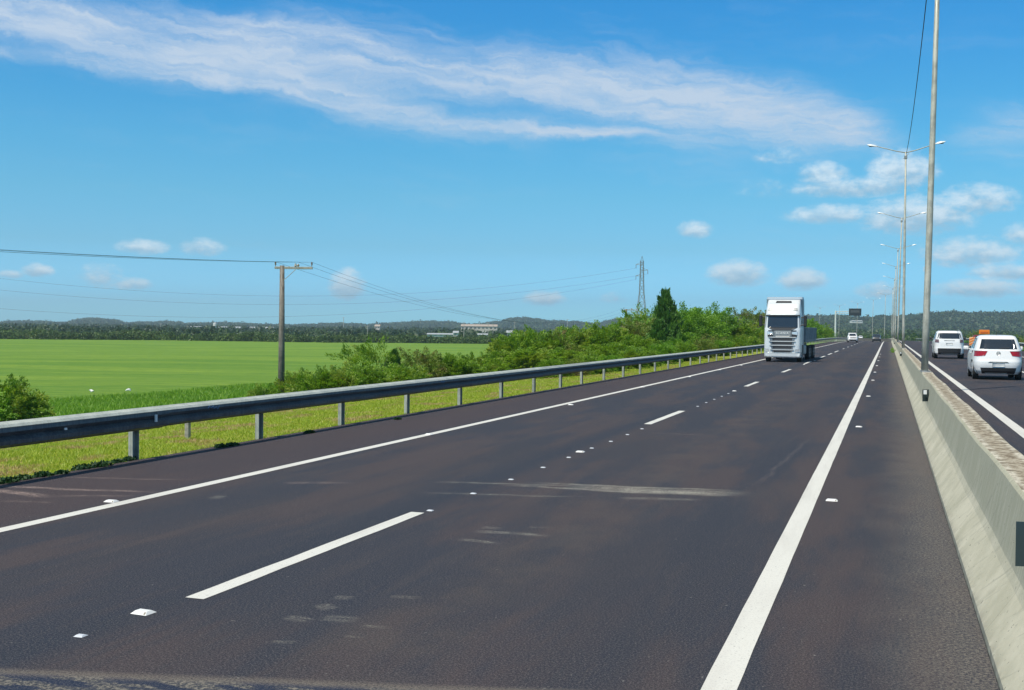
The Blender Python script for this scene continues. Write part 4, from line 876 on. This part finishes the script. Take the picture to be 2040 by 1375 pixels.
P = dep(428, 1180); r = empty('water_tower', (*P, -5.)); zt = zat(428, 643, 1180)+5; m = MB(); m.tube([(0, 0, 0), (0, 0, zt-3)], 1.5, 12); m.build('shaft', M_WALLW, r); m = MB(); m.tube([(0, 0, zt-3.5), (0, 0, zt-.6), (0, 0, zt)], [1.9, 1.9, .6], 12); m.build('tank', M_WALLW, r); tag(r, 'white cylindrical water tower between the far warehouses', 'water tower')

# ------------------------------------------------------------------ vehicles
M_CARW = mat('white_paint', (.80, .80, .79), .22, spec=.5); M_TRIM = mat('black_trim', (.022, .022, .025), .55); M_GLASS = mat('dark_glass', (.022, .032, .045), .08, spec=.7)
M_TYRE = mat('tyre', rough=.9, fn=speckled((.014, .014, .015), (.035, .034, .033), 30.)); M_RIM = mat('alloy', (.42, .43, .44), .35, .7); M_TAIL = mat('tail_lamp', (.33, .012, .02), .2); M_TAILS = mat('tail_lamp_smoked', (.16, .10, .11), .2)
M_HEAD = mat('head_lamp', (.62, .65, .68), .12, .3); M_CHROME = mat('chrome', (.45, .46, .46), .2, .8); M_DARKPAINT = mat('dark_paint', (.035, .042, .05), .25); M_PLATE = mat('number_plate', (.62, .63, .62), .5)
class Body:
    """closed shell: a stack of rounded outlines. y runs from the rear (0) to the nose."""
    def __init__(s, layers, n=5.5): s.L = layers; s.n = n
    def at(s, z):
        L = s.L
        for a, b in zip(L, L[1:]):
            if z <= b[0]: t = max(0, (z-a[0])/(b[0]-a[0])); return [a[i]+(b[i]-a[i])*t for i in range(1, 4)]
        return list(L[-1][1:])
    def rear(s, x, z, off=0.): y0, y1, w = s.at(z); l = (y1-y0)/2; q = min(abs(x/w), .995); return (x, (y0+y1)/2-l*(1-q**s.n)**(1/s.n)-off, z)
    def front(s, x, z, off=0.): y0, y1, w = s.at(z); l = (y1-y0)/2; q = min(abs(x/w), .995); return (x, (y0+y1)/2+l*(1-q**s.n)**(1/s.n)+off, z)
    def side(s, y, z, sg, off=0.): y0, y1, w = s.at(z); l = (y1-y0)/2; q = min(abs((y-(y0+y1)/2)/l), .995); return (sg*(w*(1-q**s.n)**(1/s.n)+off), y, z)
    def build(s, name, mat_, parent, N=48, sub=3):
        zs = []
        for a, b in zip(s.L, s.L[1:]): zs += list(np.linspace(a[0], b[0], sub, endpoint=False))
        zs.append(s.L[-1][0]); V = []
        for z in zs:
            y0, y1, w = s.at(z); l, c = (y1-y0)/2, (y0+y1)/2
            for k in range(N):
                a = 2*PI*k/N; ca, sa = math.cos(a), math.sin(a); e = 2/s.n
                V.append((w*math.copysign(abs(ca)**e, ca), c+l*math.copysign(abs(sa)**e, sa), z))
        F = [(r*N+k, r*N+(k+1) % N, (r+1)*N+(k+1) % N, (r+1)*N+k) for r in range(len(zs)-1) for k in range(N)]
        F += [tuple(range(N-1, -1, -1)), tuple(range((len(zs)-1)*N, len(zs)*N))]
        o = mesh_obj(name, V, F, mat_, parent, True); o.data.set_sharp_from_angle(angle=R_(38)); return o
    def patch(s, name, mat_, parent, f, quad, off=.012, n=8, sg=None, solid=True):
        """quad: four (u, z) corners; laid on the shell and given a thickness"""
        (a, b, c, d) = [np.array(q, float) for q in quad]; V = []
        for o_ in (off, -.02):
            for i in range(n+1):
                for j in range(n+1):
                    u, v = i/n, j/n; p = (a*(1-u)+b*u)*(1-v)+(d*(1-u)+c*u)*v
                    V.append(f(p[0], p[1], sg, o_) if sg is not None else f(p[0], p[1], o_))
        m_ = n+1; F = [(i*m_+j, (i+1)*m_+j, (i+1)*m_+j+1, i*m_+j+1) for i in range(n) for j in range(n)]; K = m_*m_
        for i in range(n): F += [(i*m_, (i+1)*m_, K+(i+1)*m_, K+i*m_), (i*m_+n, K+i*m_+n, K+(i+1)*m_+n, (i+1)*m_+n), (i, K+i, K+i+1, i+1), (n*m_+i, n*m_+i+1, K+n*m_+i+1, K+n*m_+i)]
        return mesh_obj(name, V, F, mat_, parent, True)
def wheel(parent, x, y, r, w_, name='wheel', rim=M_RIM):
    m = MB(); s = 1 if x > 0 else -1; m.lathe_x((x, y, r), [(-w_/2, r*.62), (-w_/2, r*.93), (-w_/2+.02, r), (w_/2-.02, r), (w_/2, r*.93), (w_/2, r*.62)], 28); t_ = m.build(name, M_TYRE, parent, False)
    m = MB(); m.lathe_x((x+s*(w_/2-.02), y, r), [(-.01, r*.60), (s*.03, r*.60), (s*.025, r*.5), (s*.005, r*.2), (s*.03, r*.12)], 20); m.build('rim', rim, t_); return t_
def arch(body, parent, y, r, sg):
    V = []; n = 20
    for o_ in (.008, -.03):
        for k in range(n+1):
            a = PI*k/n; yy, zz = y+r*math.cos(a), max(.19, r*.86+r*math.sin(a)*.98-.0); V.append(body.side(yy, zz, sg, o_))
    V += [body.side(y-r, .20, sg, .008), body.side(y+r, .20, sg, .008)]
    F = [tuple(range(n+1))+(2*(n+1),)+(2*(n+1)+1,)]
    return mesh_obj('wheel_arch', V, F, M_TRIM, parent)
def hatch():
    r = empty('car'); B = Body([(.19, .16, 3.72, .74), (.28, .05, 3.84, .80), (.48, 0, 3.9, .83), (.60, 0, 3.9, .83), (.67, .035, 3.88, .83), (.80, .07, 3.7, .825), (.90, .10, 3.35, .81), (.97, .12, 2.85, .795), (1.04, .17, 2.65, .765), (1.2, .29, 2.25, .71), (1.36, .44, 1.9, .645), (1.43, .56, 1.75, .60), (1.465, .80, 1.55, .50), (1.475, 1.0, 1.4, .3)], 5.5)
    B.build('body', M_CARW, r)
    B.patch('rear_window', M_GLASS, r, B.rear, [(-.61, 1.015), (.61, 1.015), (.53, 1.335), (-.53, 1.335)])
    B.patch('windscreen', M_GLASS, r, B.front, [(-.66, 1.02), (.66, 1.02), (.56, 1.36), (-.56, 1.36)])
    for sg in (-1, 1):
        B.patch('side_window', M_GLASS, r, B.side, [(.62, 1.03), (1.42, 1.03), (1.42, 1.36), (.80, 1.36)], sg=sg); B.patch('side_window', M_GLASS, r, B.side, [(1.48, 1.03), (2.45, 1.03), (1.90, 1.36), (1.48, 1.36)], sg=sg)
        B.patch('tail_light', M_TAIL, r, B.rear, [(sg*.44, .80), (sg*.82, .76), (sg*.81, .95), (sg*.36, .945)][::1], off=.018)
        B.patch('head_light', M_HEAD, r, B.front, [(sg*.45, .62), (sg*.80, .62), (sg*.78, .76), (sg*.5, .74)], off=.015)
        for y in (.72, 3.15): wheel(r, sg*.70, y, .30, .19); arch(B, r, y, .36, sg)
        m = MB(); m.box((sg*.92, 2.35, 1.02), (.18, .09, .13), .03); m.tube([(sg*.78, 2.38, .98), (sg*.9, 2.36, 1.0)], .02, 6); m.build('mirror', M_CARW, r)
        B.patch('door_handle', M_CARW, r, B.side, [(1.25, .86), (1.42, .86), (1.42, .89), (1.25, .89)], off=.03, sg=sg, n=2)
    B.patch('lower_bumper', M_TRIM, r, B.rear, [(-.66, .20), (.66, .20), (.76, .40), (-.76, .40)], off=.014)
    B.patch('plate_recess', mat('recess_grey', (.22, .23, .22), .5), r, B.rear, [(-.34, .565), (.34, .565), (.27, .60), (-.27, .60)], off=.008, n=4)
    B.patch('number_plate', M_PLATE, r, B.rear, [(-.20, .44), (.20, .44), (.20, .55), (-.20, .55)], off=.016, n=3)
    B.patch('exhaust_panel', M_GREY, r, B.rear, [(-.40, .20), (.25, .20), (.3, .24), (-.45, .24)], off=.02, n=3)
    m = MB(); c = np.array(B.rear(0, .87, .012)); ring = [tuple(c+np.array([.062*math.cos(a), -.004, .062*math.sin(a)])) for a in np.linspace(0, 2*PI, 25)]; m.tube(ring, .008, 5)
    def st(pts): m.tube([tuple(c+np.array([x, -.004, z])) for x, z in pts], .007, 4)
    st([(-.028, .05), (0, .005), (.028, .05)]); st([(-.05, .028), (-.024, -.05), (0, -.002), (.024, -.05), (.05, .028)]); m.build('badge', M_CHROME, r)
    m = MB(); m.tube([(0, .95, 1.46), (0, .80, 1.62)], .008, 5); m.build('aerial', M_TRIM, r)
    m = MB(); m.tube([tuple(np.array(B.rear(.02, 1.03, .02))), tuple(np.array(B.rear(.36, 1.06, .02)))], .009, 5); m.build('wiper', M_TRIM, r)
    return r
def suv(front_paint=M_CARW, name='car', tail=M_TAILS):
    r = empty(name); B = Body([(.24, .16, 4.05, .80), (.34, .03, 4.18, .88), (.60, 0, 4.22, .90), (.68, .02, 4.2, .895), (.98, .05, 4.0, .885), (1.06, .07, 3.35, .87), (1.13, .09, 3.1, .85), (1.3, .15, 2.8, .81), (1.5, .24, 2.45, .75), (1.60, .32, 2.3, .71), (1.655, .48, 2.1, .62), (1.67, .8, 1.8, .45)], 6.5)
    B.build('body', front_paint, r)
    B.patch('rear_window', M_GLASS, r, B.rear, [(-.70, 1.20), (.70, 1.20), (.62, 1.53), (-.62, 1.53)]); B.patch('windscreen', M_GLASS, r, B.front, [(-.76, 1.14), (.76, 1.14), (.66, 1.54), (-.66, 1.54)])
    B.patch('rear_bumper', M_TRIM, r, B.rear, [(-.84, .25), (.84, .25), (.885, .62), (-.885, .62)], off=.02); B.patch('exhaust_panel', M_GREY, r, B.rear, [(-.5, .27), (.5, .27), (.5, .34), (-.5, .34)], off=.03, n=3)
    B.patch('grille', M_TRIM, r, B.front, [(-.55, .74), (.55, .74), (.55, .90), (-.55, .90)], off=.015); B.patch('front_bumper', M_TRIM, r, B.front, [(-.80, .30), (.80, .30), (.80, .52), (-.80, .52)], off=.015)
    B.patch('number_plate', M_PLATE, r, B.rear, [(-.2, .82), (.2, .82), (.2, .94), (-.2, .94)], off=.015, n=3)
    B.patch('tailgate_strip', M_GREY, r, B.rear, [(-.30, 1.07), (.30, 1.07), (.30, 1.10), (-.30, 1.10)], off=.012, n=3)
    for sg in (-1, 1):
        B.patch('side_window', M_GLASS, r, B.side, [(.42, 1.17), (1.35, 1.17), (1.35, 1.53), (.55, 1.53)], sg=sg); B.patch('side_window', M_GLASS, r, B.side, [(1.42, 1.17), (2.75, 1.17), (2.35, 1.53), (1.42, 1.53)], sg=sg)
        B.patch('tail_light', tail, r, B.rear, [(sg*.60, .97), (sg*.83, .97), (sg*.82, 1.15), (sg*.62, 1.15)], off=.025); B.patch('head_light', M_HEAD, r, B.front, [(sg*.60, .76), (sg*.84, .76), (sg*.82, .92), (sg*.6, .92)], off=.02)
        for y in (.80, 3.35): wheel(r, sg*.76, y, .35, .22); arch(B, r, y, .42, sg)
        m = MB(); m.box((sg*1.0, 2.8, 1.2), (.2, .10, .17), .03); m.tube([(sg*.85, 2.82, 1.14), (sg*.97, 2.8, 1.18)], .025, 6); m.build('mirror', M_TRIM, r)
        m = MB(); m.tube([(sg*.60, .6, 1.66), (sg*.60, .7, 1.71), (sg*.60, 2.0, 1.71), (sg*.60, 2.1, 1.66)], .018, 6); m.build('roof_rail', M_GREY, r)
    return r
def place_px(o, xc, yb_, wpx, wreal, z=0., sh=1.0):
    P = unp(xc, yb_, z); D = float(P[:2] @ FW); o.location = (P[0], P[1], z+float(zr(P[1]))); return P, D
h = hatch(); Pg, Dg = place_px(h, 1990, 757.5, 97, 1.66, ZR2); h.location.x -= .02; h.scale = (1.03, 1, 1.10)
tag(h, 'white hatchback with red tail lights driving away in the right hand carriageway', 'car', 'cars in the right hand carriageway')
j = suv(); place_px(j, 1891, 715, 64, 1.8, ZR2); j.scale = (1.04, 1, 1.08); tag(j, 'white boxy sport utility car with black bumper driving away beyond the lamp post', 'car', 'cars in the right hand carriageway')
def oncoming(src, x, y, label, lowered=True):
    o = copy_tree(src); P = unp(x, y, 0); Y = P[1]
    for _ in range(30): Y = float(unp(x, y, float(zr(Y)))[1])*.5+Y*.5
    P = unp(x, y, float(zr(Y))); o.location = (P[0], P[1], float(zr(P[1]))); o.rotation_euler.z = PI+R_(4 if Y > 200 else 0); o.scale = (1, 1, 1.05); tag(o, label, 'car', 'oncoming cars in the left hand carriageway'); return o
oncoming(j, 1697, 682, 'white van like car approaching in the left lane under the message sign')
oncoming(h, 1714, 676, 'white car approaching behind and right of the white van like one')
dk = suv(M_DARKPAINT, 'car', M_TAIL); P = unp(1746.5, 679, 0); dk.location = (P[0], P[1], float(zr(P[1]))); dk.rotation_euler.z = PI; tag(dk, 'dark car approaching in the lane next to the median', 'car', 'oncoming cars in the left hand carriageway')

# truck: nose at y=0, body runs to +y
M_CAB = mat('silver_paint', rough=.32, metal=.15, fn=speckled((.68, .71, .72), (.74, .76, .76), 2.)); M_SILV = mat('grille_silver', (.20, .215, .23), .35, .35); M_GDARK = mat('grille_dark', (.03, .032, .036), .6)
def truck():
    r = empty('truck'); B = Body([(.28, .12, 2.2, 1.09), (.36, .02, 2.25, 1.14), (.8, 0, 2.3, 1.15), (1.9, .02, 2.3, 1.15), (2.08, .05, 2.3, 1.15), (2.2, .08, 2.3, 1.145), (2.95, .24, 2.3, 1.11), (3.02, .22, 2.3, 1.10), (3.35, .36, 2.3, 1.07), (3.70, .62, 2.3, 1.04), (3.80, .80, 2.3, 1.03), (3.92, .95, 2.3, 1.02), (3.98, 1.05, 2.28, .99)], 9)
    def fr(x, z, off=0.): p = B.rear(x, z, off); return p
    B.build('cab', M_CAB, r, 64, 3)
    DF = Body([(2.2, 1.5, 2.42, 1.17), (3.6, 1.35, 2.42, 1.16), (4.02, 1.15, 2.42, 1.15), (4.17, 1.3, 2.40, 1.12)], 10); DF.build('roof_deflector', mat('deflector_shade_tone', (.30, .38, .45), .4), r)  # blue-grey puts the shade of the cab's sides into the deflector colour
    B.patch('windscreen', M_GLASS, r, fr, [(-1.07, 2.19), (1.07, 2.19), (1.03, 2.93), (-1.03, 2.93)], off=.012, n=12)
    B.patch('sun_visor', M_TRIM, r, fr, [(-1.06, 2.93), (1.06, 2.93), (1.05, 2.985), (-1.05, 2.985)], off=.10, n=10)
    B.patch('grille', M_SILV, r, fr, [(-.62, .62), (.62, .62), (.88, 2.02), (-.88, 2.02)], off=.012, n=10)
    B.patch('bonnet_panel', M_GREY, r, fr, [(-.5, 1.62), (.5, 1.62), (.56, 2.02), (-.56, 2.02)], off=.03, n=8)
    for z0, z1_, w1 in ((1.37, 1.54, .60), (1.12, 1.28, .60), (.86, 1.03, .57), (.62, .74, .52)):
        B.patch('air_intake', M_GDARK, r, fr, [(-w1, z0), (w1, z0), (w1+.03, z1_), (-w1-.03, z1_+.02)], off=.022, n=6)
    M_BARC = mat('grille_bar_silver', (.52, .54, .55), .4)
    for z0, w1 in ((1.55, .86), (1.29, .82), (1.04, .78), (.76, .73)):
        B.patch('grille_bar', M_BARC, r, fr, [(-w1, z0), (w1, z0), (w1, z0+.055), (-w1, z0+.055)], off=.05, n=8)
    B.patch('wiper_panel', M_GDARK, r, fr, [(-.62, 2.03), (.62, 2.03), (.9, 2.19), (-.9, 2.19)], off=.018, n=8)
    B.patch('bumper', M_CAB, r, fr, [(-1.06, .34), (1.06, .34), (1.1, .58), (-1.1, .58)], off=.06, n=10)
    B.patch('roof_hatch', M_TRIM, r, fr, [(-.50, 3.78), (.50, 3.78), (.46, 3.90), (-.46, 3.90)], off=.03, n=6)
    for sg in (-1, 1):
        B.patch('head_light', M_HEAD, r, fr, [(sg*.58, 1.78), (sg*.92, 1.74), (sg*.95, 1.95), (sg*.6, 1.93)], off=.035); B.patch('lamp_surround', M_GDARK, r, fr, [(sg*.58, 1.62), (sg*.90, 1.60), (sg*.92, 1.76), (sg*.58, 1.78)], off=.03)
        B.patch('fog_light', M_HEAD, r, fr, [(sg*.80, .66), (sg*1.08, .66), (sg*1.10, .86), (sg*.84, .84)], off=.03); B.patch('visor_lamp', M_GREY, r, fr, [(sg*.60, 3.30), (sg*.92, 3.26), (sg*.88, 3.44), (sg*.68, 3.44)], off=.02)
        m = MB(); m.box((sg*1.38, .28, 2.62), (.20, .22, .74), .05); m.tube([(sg*1.12, .3, 2.85), (sg*1.36, .3, 2.85)], .035, 6); m.tube([(sg*1.12, .3, 2.35), (sg*1.36, .3, 2.4)], .035, 6); m.build('mirror', M_TRIM, r)
        B.patch('side_window', M_GLASS, r, B.side, [(.45, 2.2), (1.25, 2.2), (1.25, 2.85), (.55, 2.85)], sg=sg); B.patch('wheel_arch', M_TRIM, r, B.side, [(.85, .3), (1.95, .3), (1.80, 1.08), (1.0, 1.08)], sg=sg, off=.02)
        B.patch('door_seam', M_GREY, r, B.side, [(1.38, .95), (1.41, .95), (1.41, 2.95), (1.38, 2.95)], sg=sg, n=3); B.patch('step', M_GREY, r, B.side, [(.30, .42), (.82, .42), (.82, .62), (.30, .62)], sg=sg, n=3, off=.03)
        for y in (1.40, 7.6, 8.95, 11.4, 12.7): wheel(r, sg*.98, y, .50, .30, rim=M_GREY)
        m = MB(); m.box((sg*.95, 4.2, .72), (.30, 2.2, .62), .08); m.build('side_skirt', M_CAB if sg < 0 else M_GREY, r)
        B.patch('air_deflector', M_CAB, r, B.side, [(2.0, 1.0), (2.25, 1.0), (2.25, 3.9), (2.0, 3.9)], sg=sg, off=.04, n=4)
    m = MB(); m.box((-.42, 7.6, .95), (.14, 12.0, .26)); m.box((.42, 7.6, .95), (.14, 12.0, .26)); m.box((0, 2.4, .9), (1.7, .12, .5)); m.build('chassis', M_TRIM, r)
    M_BED = mat('cargo_bed', rough=.7, fn=speckled((.13, .16, .18), (.21, .24, .26), 3.)); m = MB(); m.box((0, 8.6, 1.32), (2.36, 10.4, .14)); bd = m.build('cargo_bed', M_BED, r)
    for s in (-1, 1):
        m = MB(); m.box((s*1.16, 8.6, 1.80), (.05, 10.4, .80)); 
        for k in range(9): m.box((s*1.195, 3.6+k*1.25, 1.80), (.025, .09, .80))
        m.build('side_board', M_BED, bd); m = MB(); m.box((s*1.16, 8.6, 2.215), (.08, 10.42, .04)); m.build('rim_rail', M_GREY, bd)
    m = MB(); m.box((0, 3.42, 1.95), (2.3, .06, 1.1)); m.build('headboard', M_BED, bd); m = MB(); m.box((0, 13.78, 1.8), (2.3, .06, .8)); m.build('tailboard', M_BED, bd)
    fc = bpy.data.curves.new('lettering', 'FONT'); fc.body = 'SCANIA'; fc.size = .19; fc.extrude = .008; fc.align_x = 'CENTER'; fc.align_y = 'CENTER'; fc.space_character = 1.25; fc.offset = .004
    fo = bpy.data.objects.new('lettering', fc); C.objects.link(fo); bpy.context.view_layer.update(); me = bpy.data.meshes.new_from_object(fo.evaluated_get(bpy.context.evaluated_depsgraph_get())); bpy.data.objects.remove(fo); me.materials.clear(); me.materials.append(M_REFL)
    lo = bpy.data.objects.new('lettering', me); C.objects.link(lo); lo.parent = r; lo.rotation_euler = (PI/2, 0, 0); lo.location = (0, B.rear(0, 1.83, .045)[1], 1.83); return r
tk = truck(); a, b = unp(1518, 721.5), unp(1589, 721.5); tk.location = ((a[0]+b[0])/2+.12, (a[1]+b[1])/2, 0); tk.rotation_euler.z = R_(-.4)
tag(tk, 'silver white tractor truck with tall cab and dark cargo bed approaching in the left lane', 'truck')

# works vehicle behind the hatchback
M_OR = mat('orange_board', (.85, .22, .012), .45); M_ORP = mat('pale_orange', (.80, .50, .28), .5); M_REDP = mat('red_paint', (.16, .02, .02), .4)
def works():
    r = empty('works_truck'); B = Body([(.3, .1, 5.0, .85), (.5, 0, 5.1, .92), (.95, .0, 5.05, .93), (1.0, .02, 5.0, .92)], 8); B.build('body', M_REDP, r)
    K = Body([(.98, 2.0, 3.9, .88), (1.25, 2.1, 3.5, .80), (1.46, 2.3, 3.2, .70), (1.50, 2.5, 3.0, .6)], 7); K.build('cab', M_REDP, r); K.patch('rear_window', M_GLASS, r, K.rear, [(-.6, 1.08), (.6, 1.08), (.55, 1.4), (-.55, 1.4)])
    for s in (-1, 1):
        for y in (1.0, 4.1): wheel(r, s*.78, y, .36, .24)
        B.patch('tail_light', M_TAIL, r, B.rear, [(s*.7, .62), (s*.88, .62), (s*.88, .85), (s*.7, .85)], off=.02)
    m = MB(); m.box((.05, .5, 1.76), (.88, .06, .38), .02); br = m.build('orange_board', M_OR, r); m = MB(); m.box((.05, .455, 1.73), (.66, .02, .12), .01); m.build('band', mat('deep_orange', (.60, .12, .008), .5), br)
    for x in (-.35, .45):
        m = MB(); m.tube([(x, .5, .95), (x, .5, 1.60)], .03, 6); m.build('bracket', M_GREY, r)
    m = MB(); m.box((-1.0, .1, .90), (.44, .06, .80), .03); pn = m.build('striped_panel', M_ORP, r)
    for k in range(3):
        m = MB(); z = .56+k*.22; m.raw([(-1.21, .055, z), (-.79, .055, z+.20), (-.79, .055, z+.32), (-1.21, .055, z+.12), (-1.21, .072, z), (-.79, .072, z+.20), (-.79, .072, z+.32), (-1.21, .072, z+.12)], [(0, 1, 2, 3), (7, 6, 5, 4), (0, 4, 5, 1), (1, 5, 6, 2), (2, 6, 7, 3), (3, 7, 4, 0)]); m.build('stripe', M_OR, pn)
    m = MB(); m.box((-.85, .2, .6), (.16, .1, .5)); m.build('panel_bracket', M_TRIM, r); return r
wk = works(); Pw = unp(1960, 701, ZR2); wk.location = (Pw[0], Pw[1], ZR2+float(zr(Pw[1]))); tag(wk, 'road works pickup with an orange board above it, mostly hidden behind the white hatchback', 'truck')

# message sign on its mast
Pm = unp(1664, 676, -.2); Ym = Pm[1]; Dm = float(Pm[:2] @ FW); mpp = Dm/FPX; zb = float(zr(Ym)); Hm = zat(1664, 619, Dm)-zb
M_MAST = mat('white_mast', rough=.5, fn=speckled((.58, .60, .58), (.68, .69, .66), 1.)); r = empty('sign_gantry', (Pm[0], Pm[1], zb)); dx = Vector((1, 0, 0))
m = MB(); m.box((0, 0, .3), (.8, .8, 1.0), .05); m.tube([(0, 0, 0), (0, 0, Hm)], [.26, .22], 10); m.build('mast', M_MAST, r)
xs0 = (1688-1664)*mpp*1.05; xs1 = (1710.5-1664)*mpp*1.05; zs0 = zat(1700, 629.5, Dm)-zb; zs1 = zat(1700, 615, Dm)-zb
m = MB(); m.tube([(0, 0, Hm-.25), (xs1, 0, Hm-.1)], .10, 8); m.tube([(0, 0, Hm-.75), (xs1, 0, Hm-.6)], .08, 8)
for k in range(8): m.tube([(xs1*k/8, 0, Hm-.25+.15*k/8), (xs1*(k+.5)/8, 0, Hm-.72+.15*k/8)], .035, 4)
m.build('cantilever_arm', M_MAST, r)
m = MB(); m.box(((xs0+xs1)/2, -.35, (zs0+zs1)/2), (xs1-xs0, .4, zs1-zs0), .04); pnl = m.build('message_panel', mat('sign_black', (.018, .026, .034), .6), r)
m = MB(); m.box(((xs0+xs1)/2, -.565, (zs0+zs1)/2+.18), ((xs1-xs0)*.72, .02, (zs1-zs0)*.34), .01); m.build('display', mat('sign_display', rough=.5, fn=speckled((.045, .055, .065), (.10, .11, .12), 9.)), pnl)
tag(r, 'dark electronic message sign on a white mast and arm over the left shoulder', 'sign')

# ------------------------------------------------------------------ haze
m = MB(); m.box((0, 2280, 62), (19400, 5400, 140)); hzm = bpy.data.materials.new('haze_air'); hzm.use_nodes = True; tt = hzm.node_tree; tt.nodes.clear(); o_ = tt.nodes.new('ShaderNodeOutputMaterial'); v = tt.nodes.new('ShaderNodeVolumePrincipled')
v.inputs['Density'].default_value = .00018; v.inputs['Color'].default_value = (.74, .92, 1, 1); v.inputs['Anisotropy'].default_value = .2; tt.links.new(v.outputs[0], o_.inputs['Volume'])
hzo = m.build('haze', hzm); tag(hzo, kind='stuff')
